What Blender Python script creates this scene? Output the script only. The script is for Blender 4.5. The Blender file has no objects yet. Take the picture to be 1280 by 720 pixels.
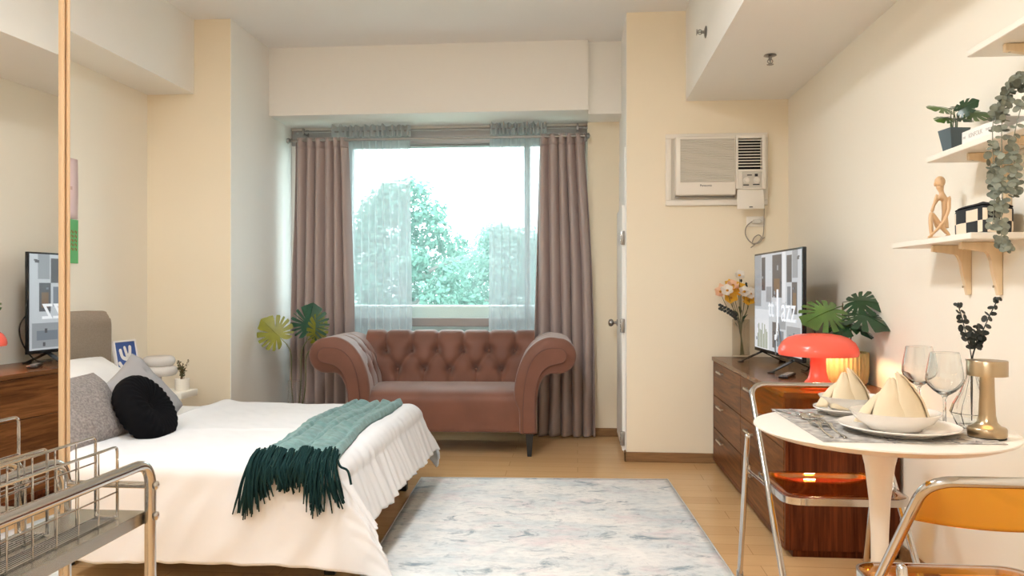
import bpy, bmesh, math, random
from mathutils import Vector, Matrix, noise
PI = math.pi
sc = bpy.context.scene
COL = sc.collection
rnd = random.Random(7)

# ------------------------------------------------------------------ helpers
def catmull(pts, n=6, closed=False):
    P = [Vector(p) for p in pts]
    out = []
    m = len(P)
    for i in range(m if closed else m - 1):
        p0 = P[(i - 1) % m] if (closed or i > 0) else P[0]
        p1 = P[i]; p2 = P[(i + 1) % m]
        p3 = P[(i + 2) % m] if (closed or i + 2 < m) else P[-1]
        for k in range(n):
            t = k / n
            out.append(0.5 * ((2 * p1) + (p2 - p0) * t + (2 * p0 - 5 * p1 + 4 * p2 - p3) * t * t + (3 * p1 - p0 - 3 * p2 + p3) * t ** 3))
    if not closed: out.append(P[-1].copy())
    return out

def fillet(pts, r, n=6):
    """round the inner corners of an open polyline"""
    P = [Vector(p) for p in pts]
    out = [P[0]]
    for i in range(1, len(P) - 1):
        a = (P[i - 1] - P[i]); b = (P[i + 1] - P[i])
        rr = min(r, a.length * .49, b.length * .49)
        s = P[i] + a.normalized() * rr; e = P[i] + b.normalized() * rr
        for k in range(n + 1):
            t = k / n
            out.append(s * (1 - t) ** 2 + P[i] * 2 * t * (1 - t) + e * t * t)
    out.append(P[-1])
    return out

class MB:
    def __init__(self): self.bm = bmesh.new()
    def face(self, vs, mi=0):
        try:
            f = self.bm.faces.new(vs); f.material_index = mi
            return f
        except ValueError: return None
    def box(self, c, s, rot=None, bev=0.0, seg=2, mi=0):
        r = bmesh.ops.create_cube(self.bm, size=1.0)
        vs = r['verts']
        M = Matrix.Translation(c) @ (rot.to_4x4() if rot else Matrix()) @ Matrix.Diagonal((*s, 1))
        bmesh.ops.transform(self.bm, matrix=M, verts=vs)
        fs = list({f for v in vs for f in v.link_faces})
        for f in fs: f.material_index = mi
        if bev > 0:
            es = list({e for v in vs for e in v.link_edges})
            bmesh.ops.bevel(self.bm, geom=es, offset=bev, segments=seg, profile=.5, affect='EDGES', material=mi)
        return self
    def bx(self, x0, x1, y0, y1, z0, z1, bev=0.0, seg=2, mi=0):
        return self.box(((x0 + x1) / 2, (y0 + y1) / 2, (z0 + z1) / 2), (x1 - x0, y1 - y0, z1 - z0), None, bev, seg, mi)
    def tube(self, pts, r, n=8, closed=False, mi=0):
        P = [Vector(p) for p in pts]
        m = len(P)
        R = r if isinstance(r, (list, tuple)) else [r] * m
        rings = []
        nrm = None
        for i in range(m):
            if closed: t = P[(i + 1) % m] - P[i - 1]
            else: t = P[min(i + 1, m - 1)] - P[max(i - 1, 0)]
            if t.length < 1e-9: t = Vector((0, 0, 1))
            t.normalize()
            if nrm is None:
                a = Vector((0, 0, 1)) if abs(t.z) < .9 else Vector((1, 0, 0))
                nrm = (a - t * a.dot(t)).normalized()
            else:
                nrm = nrm - t * nrm.dot(t)
                if nrm.length < 1e-6: nrm = t.orthogonal()
                nrm.normalize()
            b = t.cross(nrm)
            rings.append([self.bm.verts.new(P[i] + (nrm * math.cos(2 * PI * k / n) + b * math.sin(2 * PI * k / n)) * R[i]) for k in range(n)])
        for i in range(m if closed else m - 1):
            A, B = rings[i], rings[(i + 1) % m]
            for k in range(n): self.face((A[k], A[(k + 1) % n], B[(k + 1) % n], B[k]), mi)
        if not closed:
            self.face(list(reversed(rings[0])), mi); self.face(rings[-1], mi)
        return self
    def lathe(self, prof, n=32, c=(0, 0, 0), mi=0, M=None, fr=None):
        """prof [(r,z)..]; fr(angle)->radius factor"""
        rings = []
        C = Vector(c)
        for (r, z) in prof:
            if r < 1e-6: rings.append([self.bm.verts.new(self._m(M, Vector((0, 0, z))) + C)])
            else:
                rings.append([self.bm.verts.new(self._m(M, Vector((r * math.cos(2 * PI * k / n) * (fr(2 * PI * k / n) if fr else 1),
                                                                  r * math.sin(2 * PI * k / n) * (fr(2 * PI * k / n) if fr else 1), z))) + C) for k in range(n)])
        for A, B in zip(rings, rings[1:]):
            for k in range(n):
                k2 = (k + 1) % n
                if len(A) == 1 and len(B) == 1: continue
                if len(A) == 1: self.face((A[0], B[k2], B[k]), mi)
                elif len(B) == 1: self.face((A[k], A[k2], B[0]), mi)
                else: self.face((A[k], A[k2], B[k2], B[k]), mi)
        return self
    def _m(self, M, v): return (M @ v) if M else v
    def grid(self, fn, nu, nv, cu=False, cv=False, mi=0):
        V = [[self.bm.verts.new(fn(u / (nu if cu else nu - 1), v / (nv if cv else nv - 1))) for v in range(nv)] for u in range(nu)]
        for u in range(nu if cu else nu - 1):
            for v in range(nv if cv else nv - 1):
                a = V[u][v]; b = V[(u + 1) % nu][v]; c = V[(u + 1) % nu][(v + 1) % nv]; d = V[u][(v + 1) % nv]
                self.face((a, b, c, d), mi(u, v) if callable(mi) else mi)
        return V
    def prism(self, pts, d, bev=0.0, mi=0, seg=2):
        """pts: closed 3D planar outline, d: extrusion vector"""
        d = Vector(d)
        A = [self.bm.verts.new(Vector(p)) for p in pts]
        B = [self.bm.verts.new(Vector(p) + d) for p in pts]
        n = len(pts)
        f1 = self.face(A, mi); f2 = self.face(list(reversed(B)), mi)
        for k in range(n): self.face((A[k], B[k], B[(k + 1) % n], A[(k + 1) % n]), mi)
        if bev > 0:
            es = [e for f in (f1, f2) if f for e in f.edges]
            bmesh.ops.bevel(self.bm, geom=es, offset=bev, segments=seg, profile=.5, affect='EDGES', material=mi)
        return self
    def ell(self, c, r, nu=20, nv=12, rot=None, mi=0):
        C = Vector(c)
        prof = [(math.sin(PI * i / nv), -math.cos(PI * i / nv)) for i in range(nv + 1)]
        M = (rot.to_3x3() if rot else Matrix.Identity(3)) @ Matrix.Diagonal(r)
        return self.lathe(prof, nu, c, mi, M)
    def disc(self, c, nrm, r, n=10, sq=1.0, rot=0.0, mi=0, cup=0.0):
        N = Vector(nrm).normalized(); a = N.orthogonal().normalized(); b = N.cross(a)
        a2 = a * math.cos(rot) + b * math.sin(rot); b2 = N.cross(a2)
        C = self.bm.verts.new(Vector(c) - N * cup)
        R = [self.bm.verts.new(Vector(c) + a2 * (r * math.cos(2 * PI * k / n)) + b2 * (r * sq * math.sin(2 * PI * k / n))) for k in range(n)]
        for k in range(n): self.face((C, R[k], R[(k + 1) % n]), mi)
        return self
    def build(self, name, mats, parent=None, smooth=True, ang=38, loc=None, rot=None, fixn=True):
        if fixn: bmesh.ops.recalc_face_normals(self.bm, faces=self.bm.faces[:])
        me = bpy.data.meshes.new(name)
        self.bm.to_mesh(me); self.bm.free()
        if not isinstance(mats, (list, tuple)): mats = [mats]
        for m in mats: me.materials.append(m)
        if smooth:
            me.polygons.foreach_set('use_smooth', [True] * len(me.polygons))
            me.set_sharp_from_angle(angle=math.radians(ang))
        o = bpy.data.objects.new(name, me); COL.objects.link(o)
        if parent: o.parent = parent
        if loc: o.location = loc
        if rot: o.rotation_euler = rot
        return o

def tag(o, label=None, cat=None, group=None, kind=None):
    if label: o['label'] = label
    if cat: o['category'] = cat
    if group: o['group'] = group
    if kind: o['kind'] = kind
    return o
def thing(name, label, cat, loc=(0, 0, 0), rz=0.0, group=None, rot=None):
    o = bpy.data.objects.new(name, None); COL.objects.link(o)
    o.empty_display_size = .05
    o.location = loc; o.rotation_euler = rot if rot else (0, 0, rz)
    return tag(o, label, cat, group)
def struct(o, label=None): o['kind'] = 'structure'; (o.__setitem__('label', label) if label else None); return o
def copy_tree(o, parent=None):
    c = o.copy(); COL.objects.link(c)
    if parent: c.parent = parent
    for ch in list(o.children): copy_tree(ch, c)
    return c
def solid(o, t, off=0.0):
    m = o.modifiers.new('Solidify', 'SOLIDIFY'); m.thickness = t; m.offset = off; return o
def subd(o, n=1):
    m = o.modifiers.new('Subdivision', 'SUBSURF'); m.levels = n; m.render_levels = n; return o
def text_part(name, txt, size, mat, parent, M, ext=.0006, align='CENTER'):
    cu = bpy.data.curves.new(name, 'FONT'); cu.body = txt; cu.size = size; cu.extrude = ext; cu.align_x = align; cu.align_y = 'CENTER'
    t = bpy.data.objects.new(name, cu); COL.objects.link(t)
    dg = bpy.context.evaluated_depsgraph_get()
    me = bpy.data.meshes.new_from_object(t.evaluated_get(dg))
    bpy.data.objects.remove(t)
    me.transform(M); me.materials.clear(); me.materials.append(mat)
    o = bpy.data.objects.new(name, me); COL.objects.link(o); o.parent = parent
    return o

# ------------------------------------------------------------------ materials
def newmat(name):
    m = bpy.data.materials.new(name); m.use_nodes = True
    nt = m.node_tree; b = nt.nodes['Principled BSDF']
    return m, nt, b
def mat(name, col, rough=.5, metal=0.0, var=0.0, vs=8.0, bump=0.0, bs=60.0, spec=.5, sheen=0.0, emit=0.0, emcol=None, coat=0.0, stretch=(1, 1, 1), trans=0.0, col2=None):
    m, nt, b = newmat(name)
    b.inputs['Base Color'].default_value = (*col, 1); b.inputs['Roughness'].default_value = rough; b.inputs['Metallic'].default_value = metal
    b.inputs['Specular IOR Level'].default_value = spec
    b.inputs['Sheen Weight'].default_value = sheen; b.inputs['Coat Weight'].default_value = coat
    if emit: b.inputs['Emission Color'].default_value = (*(emcol or col), 1); b.inputs['Emission Strength'].default_value = emit
    if trans: b.inputs['Transmission Weight'].default_value = trans
    if var or bump:
        tc = nt.nodes.new('ShaderNodeTexCoord'); mp = nt.nodes.new('ShaderNodeMapping'); mp.inputs['Scale'].default_value = stretch
        nt.links.new(tc.outputs['Object'], mp.inputs['Vector'])
    if var:
        n = nt.nodes.new('ShaderNodeTexNoise'); n.inputs['Scale'].default_value = vs; n.inputs['Detail'].default_value = 5
        nt.links.new(mp.outputs[0], n.inputs['Vector'])
        r = nt.nodes.new('ShaderNodeValToRGB')
        r.color_ramp.elements[0].position = .3; r.color_ramp.elements[1].position = .7
        c2 = col2 or tuple(min(1, c * (1 + var)) for c in col)
        r.color_ramp.elements[0].color = (*(tuple(c * (1 - var) for c in col) if not col2 else col), 1); r.color_ramp.elements[1].color = (*c2, 1)
        nt.links.new(n.outputs['Fac'], r.inputs[0]); nt.links.new(r.outputs[0], b.inputs['Base Color'])
    if bump:
        n2 = nt.nodes.new('ShaderNodeTexNoise'); n2.inputs['Scale'].default_value = bs; n2.inputs['Detail'].default_value = 3
        nt.links.new(mp.outputs[0], n2.inputs['Vector'])
        bp = nt.nodes.new('ShaderNodeBump'); bp.inputs['Strength'].default_value = bump; bp.inputs['Distance'].default_value = .004
        nt.links.new(n2.outputs['Fac'], bp.inputs['Height']); nt.links.new(bp.outputs[0], b.inputs['Normal'])
    return m
def wood(name, c1, c2, scale=(1, 12, 12), rough=.35, coat=0.0, c3=None):
    m, nt, b = newmat(name)
    tc = nt.nodes.new('ShaderNodeTexCoord'); mp = nt.nodes.new('ShaderNodeMapping'); mp.inputs['Scale'].default_value = scale
    nt.links.new(tc.outputs['Object'], mp.inputs['Vector'])
    n = nt.nodes.new('ShaderNodeTexNoise'); n.inputs['Scale'].default_value = 2.2; n.inputs['Detail'].default_value = 8; n.inputs['Roughness'].default_value = .65; n.inputs['Distortion'].default_value = 1.2
    nt.links.new(mp.outputs[0], n.inputs['Vector'])
    r = nt.nodes.new('ShaderNodeValToRGB'); r.color_ramp.elements[0].position = .32; r.color_ramp.elements[1].position = .68
    r.color_ramp.elements[0].color = (*c1, 1); r.color_ramp.elements[1].color = (*c2, 1)
    if c3:
        e = r.color_ramp.elements.new(.5); e.color = (*c3, 1)
    nt.links.new(n.outputs['Fac'], r.inputs[0]); nt.links.new(r.outputs[0], b.inputs['Base Color'])
    b.inputs['Specular IOR Level'].default_value = .08
    b.inputs['Roughness'].default_value = rough; b.inputs['Coat Weight'].default_value = coat; b.inputs['Coat Roughness'].default_value = .15
    return m
def clear(name, tint, gloss=.9, ior=1.45, rough=.02):
    """thin clear sheet: see-through tinted, with fresnel reflection"""
    m = bpy.data.materials.new(name); m.use_nodes = True; nt = m.node_tree
    for n in list(nt.nodes): nt.nodes.remove(n)
    o = nt.nodes.new('ShaderNodeOutputMaterial'); mx = nt.nodes.new('ShaderNodeMixShader')
    t = nt.nodes.new('ShaderNodeBsdfTransparent'); t.inputs[0].default_value = (*tint, 1)
    g = nt.nodes.new('ShaderNodeBsdfGlossy'); g.inputs['Roughness'].default_value = rough; g.inputs['Color'].default_value = (gloss, gloss, gloss, 1)
    lw = nt.nodes.new('ShaderNodeLayerWeight'); lw.inputs[0].default_value = .5
    pw = nt.nodes.new('ShaderNodeMath'); pw.operation = 'POWER'; pw.inputs[1].default_value = 3.6; nt.links.new(lw.outputs['Facing'], pw.inputs[0])
    f0 = ((ior - 1) / (ior + 1)) ** 2
    ma = nt.nodes.new('ShaderNodeMath'); ma.operation = 'MULTIPLY_ADD'; ma.inputs[1].default_value = .75; ma.inputs[2].default_value = f0; nt.links.new(pw.outputs[0], ma.inputs[0])
    nt.links.new(ma.outputs[0], mx.inputs[0]); nt.links.new(t.outputs[0], mx.inputs[1]); nt.links.new(g.outputs[0], mx.inputs[2]); nt.links.new(mx.outputs[0], o.inputs[0])
    return m
def sheer(name, col, see=.45):
    m = bpy.data.materials.new(name); m.use_nodes = True; nt = m.node_tree
    for n in list(nt.nodes): nt.nodes.remove(n)
    o = nt.nodes.new('ShaderNodeOutputMaterial'); mx = nt.nodes.new('ShaderNodeMixShader'); m2 = nt.nodes.new('ShaderNodeMixShader')
    t = nt.nodes.new('ShaderNodeBsdfTransparent'); t.inputs[0].default_value = (1, 1, 1, 1)
    d = nt.nodes.new('ShaderNodeBsdfDiffuse'); d.inputs[0].default_value = (*col, 1)
    tl = nt.nodes.new('ShaderNodeBsdfTranslucent'); tl.inputs[0].default_value = (*col, 1)
    lw = nt.nodes.new('ShaderNodeLayerWeight'); lw.inputs[0].default_value = .35
    mr = nt.nodes.new('ShaderNodeMapRange'); mr.inputs[3].default_value = 1 - see; mr.inputs[4].default_value = 1.0
    nt.links.new(lw.outputs['Facing'], mr.inputs[0])
    m2.inputs[0].default_value = .5
    nt.links.new(d.outputs[0], m2.inputs[1]); nt.links.new(tl.outputs[0], m2.inputs[2])
    nt.links.new(mr.outputs[0], mx.inputs[0]); nt.links.new(t.outputs[0], mx.inputs[1]); nt.links.new(m2.outputs[0], mx.inputs[2]); nt.links.new(mx.outputs[0], o.inputs[0])
    return m
def translucent(name, col, amount=.5, rough=.4, spec=.4):
    m, nt, b = newmat(name)
    b.inputs['Base Color'].default_value = (*col, 1); b.inputs['Roughness'].default_value = rough; b.inputs['Specular IOR Level'].default_value = spec
    o = nt.nodes['Material Output']; mx = nt.nodes.new('ShaderNodeMixShader'); mx.inputs[0].default_value = amount
    tl = nt.nodes.new('ShaderNodeBsdfTranslucent'); tl.inputs[0].default_value = (*col, 1)
    nt.links.new(b.outputs[0], mx.inputs[1]); nt.links.new(tl.outputs[0], mx.inputs[2]); nt.links.new(mx.outputs[0], o.inputs[0])
    return m
def floor_mat():
    m, nt, b = newmat('oak_plank_floor')
    tc = nt.nodes.new('ShaderNodeTexCoord')
    br = nt.nodes.new('ShaderNodeTexBrick'); br.inputs['Scale'].default_value = 1.0
    br.inputs['Brick Width'].default_value = 1.15; br.inputs['Row Height'].default_value = .125; br.inputs['Mortar Size'].default_value = .0016; br.inputs['Mortar Smooth'].default_value = .1
    br.inputs['Color1'].default_value = (.60, .375, .18, 1); br.inputs['Color2'].default_value = (.67, .435, .22, 1); br.inputs['Mortar'].default_value = (.42, .245, .11, 1)
    br.offset = .37
    nt.links.new(tc.outputs['Object'], br.inputs['Vector'])
    mp = nt.nodes.new('ShaderNodeMapping'); mp.inputs['Scale'].default_value = (1.5, 22, 1); nt.links.new(tc.outputs['Object'], mp.inputs['Vector'])
    n = nt.nodes.new('ShaderNodeTexNoise'); n.inputs['Scale'].default_value = 2.5; n.inputs['Detail'].default_value = 6; nt.links.new(mp.outputs[0], n.inputs['Vector'])
    mx = nt.nodes.new('ShaderNodeMix'); mx.data_type = 'RGBA'; mx.blend_type = 'MULTIPLY'; mx.inputs['Factor'].default_value = .45
    rp = nt.nodes.new('ShaderNodeValToRGB'); rp.color_ramp.elements[0].color = (.80, .77, .73, 1); rp.color_ramp.elements[1].color = (1.15, 1.12, 1.1, 1)
    nt.links.new(n.outputs['Fac'], rp.inputs[0]); nt.links.new(br.outputs['Color'], mx.inputs[6]); nt.links.new(rp.outputs[0], mx.inputs[7])
    nt.links.new(mx.outputs[2], b.inputs['Base Color']); b.inputs['Roughness'].default_value = .22
    return m
def rug_mat():
    m, nt, b = newmat('faded_rug_pile')
    tc = nt.nodes.new('ShaderNodeTexCoord'); mp = nt.nodes.new('ShaderNodeMapping'); mp.inputs['Scale'].default_value = (1.35, 2.1, 1); nt.links.new(tc.outputs['Object'], mp.inputs['Vector'])
    def ns(s, d, off, dist=0):
        n = nt.nodes.new('ShaderNodeTexNoise'); n.inputs['Scale'].default_value = s; n.inputs['Detail'].default_value = d; n.inputs['Roughness'].default_value = .68; n.inputs['Distortion'].default_value = dist
        a = nt.nodes.new('ShaderNodeVectorMath'); a.operation = 'ADD'; a.inputs[1].default_value = off; nt.links.new(mp.outputs[0], a.inputs[0]); nt.links.new(a.outputs[0], n.inputs['Vector']); return n
    def ramp(n, p0, p1):
        r = nt.nodes.new('ShaderNodeMapRange'); r.inputs[1].default_value = p0; r.inputs[2].default_value = p1; nt.links.new(n.outputs['Fac'], r.inputs[0]); return r
    base = None
    cur = None
    for (s, d, off, p0, p1, col, mxf, dist) in ((2.2, 7, (3, 1, 0), .42, .66, (.50, .58, .62), .8, .4), (2.6, 7, (9, 5, 0), .52, .68, (.64, .48, .52), .5, .5),
                                               (4.5, 9, (1, 7, 0), .55, .66, (.17, .24, .30), .85, .8), (16, 8, (2, 2, 0), .48, .70, (.38, .41, .44), .6, .5), (1.6, 4, (5, 9, 0), .5, .7, (.84, .83, .81), .8, 0)):
        f = ramp(ns(s, d, off, dist), p0, p1)
        k = nt.nodes.new('ShaderNodeMath'); k.operation = 'MULTIPLY'; k.inputs[1].default_value = mxf; nt.links.new(f.outputs[0], k.inputs[0])
        mx = nt.nodes.new('ShaderNodeMix'); mx.data_type = 'RGBA'; nt.links.new(k.outputs[0], mx.inputs['Factor'])
        if cur is None: mx.inputs[6].default_value = (.74, .735, .72, 1)
        else: nt.links.new(cur, mx.inputs[6])
        mx.inputs[7].default_value = (*col, 1); cur = mx.outputs[2]
    nt.links.new(cur, b.inputs['Base Color']); b.inputs['Roughness'].default_value = .95; b.inputs['Specular IOR Level'].default_value = .1
    n2 = nt.nodes.new('ShaderNodeTexNoise'); n2.inputs['Scale'].default_value = 160; nt.links.new(tc.outputs['Object'], n2.inputs['Vector'])
    bp = nt.nodes.new('ShaderNodeBump'); bp.inputs['Strength'].default_value = .4; bp.inputs['Distance'].default_value = .004
    nt.links.new(n2.outputs['Fac'], bp.inputs['Height']); nt.links.new(bp.outputs[0], b.inputs['Normal'])
    return m

M = {}
M['cream'] = mat('cream_wall_paint', (.86, .81, .71), .6, bump=.02, bs=90, spec=.3)
M['tan'] = mat('warm_tan_wall_paint', (.84, .755, .60), .6, bump=.02, bs=90, spec=.3)
M['white_paint'] = mat('white_wall_paint', (.85, .835, .80), .6, spec=.3)  # on the bay wall this white stands for daylight on cream paint
M['ceiling'] = mat('white_ceiling_paint', (.84, .835, .83), .7, spec=.2)
M['floor'] = floor_mat()
M['rug'] = rug_mat()
M['base_wood'] = wood('brown_baseboard_wood', (.20, .11, .05), (.30, .17, .08), (1.5, 14, 14), .45)
M['walnut'] = wood('walnut_veneer', (.055, .018, .006), (.24, .095, .033), (12, .8, 14), .36, 0, (.145, .055, .018))
M['walnut_end'] = wood('walnut_veneer_upright', (.050, .010, .004), (.17, .044, .015), (16, 16, .7), .34, .0, (.095, .026, .010))
M['walnut_top'] = wood('walnut_veneer_top', (.085, .034, .013), (.23, .105, .042), (12, .8, 12), .26, .15, (.15, .064, .025))
M['light_wood'] = wood('pale_pine', (.72, .56, .36), (.80, .64, .44), (14, 14, 1.2), .5)
M['door_wood'] = wood('light_wardrobe_frame_wood', (.68, .48, .29), (.76, .56, .36), (20, 20, .7), .5)
M['shelf_white'] = mat('white_shelf_board', (.84, .79, .70), .45)
M['chrome'] = mat('chrome_tube', (.58, .57, .56), .14, 1.0)
M['steel'] = mat('brushed_steel_sheet', (.46, .44, .40), .26, 1.0, bump=.05, bs=200, stretch=(1, 12, 1))
M['brushed'] = mat('brushed_nickel', (.62, .60, .57), .3, 1.0)
M['rod'] = mat('grey_rod_metal', (.34, .33, .32), .3, 1.0)
M['brass'] = mat('brushed_gold_metal', (.44, .34, .22), .30, 1.0)
M['black_metal'] = mat('black_satin_metal', (.012, .012, .013), .4)
M['black_plastic'] = mat('black_gloss_plastic', (.012, .012, .014), .25)
M['rail'] = mat('dark_bed_rail', (.02, .017, .016), .5)
M['white_plastic'] = mat('off_white_plastic', (.80, .755, .68), .4)
M['grille'] = mat('beige_grille_plastic', (.60, .565, .50), .5)
M['dark'] = mat('dark_recess', (.012, .012, .012), .8)
M['amber'] = clear('amber_acrylic', (.965, .66, .22), .85, 1.5, .03)
M['glass'] = clear('clear_glass', (.965, .975, .97), .95, 1.38)
M['thick_glass'] = mat('clear_drinking_glass', (.98, .99, .985), .0, trans=1.0)
M['pane'] = clear('window_pane_glass', (.93, .98, .965), .8, 1.25)
M['smoke_glass'] = clear('smoky_vase_glass', (.92, .90, .87), .9, 1.5)
M['mirror'] = mat('mirror_silver', (.90, .90, .885), .01, 1.0)
M['red'] = translucent('coral_red_lamp_plastic', (.86, .16, .11), .18, .22)
M['red_solid'] = mat('coral_red_plastic', (.84, .15, .10), .25)
M['sofa'] = mat('brown_velvet', (.172, .071, .046), .5, var=.14, vs=5, bump=.06, bs=250, sheen=.4, spec=.25)
M['piping'] = mat('dark_brown_piping', (.13, .052, .038), .6)
M['drape'] = mat('taupe_curtain_satin', (.39, .315, .30), .36, spec=.5, sheen=.15)
M['sheer'] = sheer('white_sheer_voile', (.50, .54, .55), .38)
M['ruffle'] = sheer('gathered_sheer_header', (.60, .62, .63), .10)
M['alu'] = mat('grey_window_aluminium', (.36, .35, .35), .4, .3)
M['frost'] = mat('white_window_ledge', (.85, .88, .87), .6)
M['duvet'] = mat('white_cotton_duvet', (.67, .67, .68), .8, bump=.22, bs=11, spec=.2)
M['sheet'] = mat('white_cotton_sheet', (.76, .745, .73), .85, bump=.12, bs=18, spec=.2)
M['headboard'] = mat('taupe_headboard_fabric', (.36, .285, .225), .9, var=.10, vs=160, bump=.25, bs=320, spec=.15)
M['grey_cushion'] = mat('mottled_grey_fabric', (.23, .205, .195), .9, var=.35, vs=110, bump=.3, bs=260, spec=.1)
M['grey_plain'] = mat('plain_grey_fabric', (.33, .32, .325), .9, bump=.2, bs=300, spec=.1)
M['black_fabric'] = mat('black_pleated_velvet', (.004, .004, .005), .9, spec=.08)
M['throw'] = mat('teal_knit_throw', (.13, .235, .23), .9, var=.22, vs=30, bump=.5, bs=90, sheen=.2, spec=.1)
M['fringe'] = mat('dark_green_fringe_yarn', (.004, .024, .024), .85, spec=.2)
M['linen'] = mat('cream_napkin_linen', (.70, .59, .42), .85, bump=.1, bs=180, spec=.1)
M['china'] = mat('white_porcelain', (.83, .79, .74), .12, coat=.4)
M['table_white'] = mat('white_lacquer', (.84, .79, .72), .3)
M['cutlery'] = mat('polished_cutlery_steel', (.70, .68, .64), .12, 1.0)
M['leaf_dark'] = mat('dark_green_leaf', (.012, .045, .016), .32, var=.4, vs=14, spec=.5)
M['leaf_mid'] = mat('mid_green_leaf', (.065, .13, .025), .35, var=.35, vs=12)
M['leaf_teal'] = mat('deep_teal_green_leaf', (.014, .075, .040), .35, var=.35, vs=12)
M['leaf_yellow'] = mat('yellow_green_leaf', (.24, .25, .02), .38, var=.25, vs=12)
M['leaf_euca'] = mat('grey_green_eucalyptus_leaf', (.20, .215, .165), .7, var=.3, vs=40)
M['leaf_black'] = mat('near_black_leaf', (.018, .022, .018), .5)
M['stem'] = mat('green_brown_stem', (.11, .12, .04), .6)
M['stem_brown'] = mat('brown_stem', (.16, .085, .03), .6)
M['soil'] = mat('dark_soil', (.03, .02, .015), .95, bump=.5, bs=120)
M['gold_pot'] = mat('mustard_glazed_ceramic', (.42, .345, .15), .4, var=.15, vs=20)
M['slate'] = mat('slate_blue_pot', (.075, .105, .12), .5)
M['petal_white'] = translucent('white_petal', (.86, .82, .76), .3)
M['petal_yellow'] = translucent('yellow_petal', (.85, .50, .05), .3)
M['petal_peach'] = translucent('peach_petal', (.88, .60, .42), .3)
M['flower_heart'] = mat('orange_flower_heart', (.55, .25, .02), .8)
M['figure'] = mat('tan_resin', (.70, .46, .26), .5, bump=.05, bs=120)
M['check_black'] = mat('black_canvas', (.012, .013, .015), .7)
M['check_cream'] = mat('cream_canvas', (.78, .65, .50), .7)
M['paper'] = mat('white_book_cover', (.84, .81, .77), .55)
M['ink'] = mat('grey_print', (.22, .21, .21), .7)
M['pale_ink'] = mat('pale_grey_print', (.42, .40, .39), .7)
M['dark_ink'] = mat('dark_grey_print', (.03, .03, .035), .6)
M['grey_stone'] = mat('grey_speckled_ceramic', (.24, .22, .21), .6, var=.35, vs=70)
M['blue_print'] = mat('cobalt_blue_print', (.035, .085, .30), .6)
M['white_print'] = mat('white_print', (.86, .82, .80), .6)
M['pink_paper'] = mat('pale_pink_poster', (.80, .62, .64), .7)
M['green_paper'] = mat('bright_green_card', (.11, .44, .16), .6)
M['red_ink'] = mat('brown_red_ink', (.36, .11, .06), .7)
M['white_glass'] = translucent('opal_white_glass', (.88, .85, .82), .4, .2)
M['cord'] = mat('white_cord', (.80, .76, .70), .5)
M['grey_cord'] = mat('grey_cord', (.32, .28, .23), .5)
M['placemat'] = mat('grey_patterned_placemat', (.20, .185, .175), .8, var=.6, vs=34, bump=.3, bs=220, col2=(.62, .58, .53))
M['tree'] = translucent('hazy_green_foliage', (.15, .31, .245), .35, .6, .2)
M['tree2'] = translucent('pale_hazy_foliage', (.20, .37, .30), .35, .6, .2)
M['bark'] = mat('tree_bark', (.25, .24, .22), .9)
M['ground'] = mat('outdoor_ground', (.30, .36, .28), .9)
M['bulb'] = mat('warm_bulb', (1, .75, .45), .5, emit=190, emcol=(1, .68, .36))
M['lamp_diffuser'] = mat('ceiling_lamp_diffuser', (.9, .9, .9), .5, emit=84, emcol=(.95, .985, 1.0))
# ------------------------------------------------------------------ camera
TH = math.atan(82 / 960)
cam = bpy.data.cameras.new('camera'); cam.lens = 27.0; cam.sensor_width = 36.0; cam.shift_y = 1 / 1280; cam.clip_start = .02
co = bpy.data.objects.new('camera', cam); COL.objects.link(co)
co.location = (0, 0, 1.1); co.rotation_euler = (PI / 2, 0, TH)
sc.camera = co

# ------------------------------------------------------------------ room shell
CE = 2.86
XR, XL = 1.315, -2.82
YB, YC = -1.7, 4.94
def wallbox(name, boxes, m):
    b = MB()
    for q in boxes: b.bx(*q)
    return struct(b.build(name, m, smooth=False))
wallbox('floor', [(XL - .2, XR + .2, YB - .2, 6.1, -.1, 0)], M['floor'])
wallbox('ceiling', [(XL - .2, XR + .2, YB - .2, 6.1, CE, CE + .1)], M['ceiling'])
wallbox('wall_right', [(XR, XR + .2, YB - .2, YC, 0, CE)], M['cream'])
wallbox('wall_left', [(XL - .2, XL, YB - .2, 4.83, 0, CE)], M['cream'])
wallbox('wall_front', [(XL, XR, YB - .2, YB, 0, CE)], M['cream'])
wallbox('wall_alcove', [(XL - .2, -2.255, 4.83, 4.832, 0, CE)], M['tan'])          # tan face of the left pillar
wallbox('wall_bay', [(XL - .2, -2.25, 4.832, 6.1, 0, CE)], M['white_paint'])           # left side of the window bay; cream wall whitened for the window daylight on it
wallbox('wall_column', [(.312, XR + .2, YC, YC + .01, 0, CE)], M['tan'])
wallbox('wall_partition', [(.31, XR + .2, YC + .01, 6.1, 0, CE)], M['white_paint'])
wallbox('wall_back', [(.075, .31, 5.77, 6.1, 0, CE)], M['tan'])
WX0, WX1, WZ0, WZ1 = -2.215, .06, .50, 2.26
wallbox('wall_window', [(-2.25, .075, 5.90, 6.1, 0, WZ0), (-2.25, WX0, 5.90, 6.1, WZ0, WZ1), (WX1, .075, 5.90, 6.1, WZ0, WZ1), (-2.25, .075, 5.90, 6.1, WZ1, 2.365)], M['white_paint'])
# dropped beams
wallbox('trim_1', [(-2.25, .075, 5.45, 6.1, 2.365, CE), (.075, .31, 5.50, 6.1, 2.345, CE)], M['white_paint'])
b = MB(); b.bx(.683, XR, YB, YC, 2.288, CE); struct(b.build('trim_2', M['white_paint'], smooth=False))
b = MB(); b.bx(XL, -2.50, YB, 4.83, 2.375, CE); struct(b.build('trim_3', M['white_paint'], smooth=False))
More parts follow.
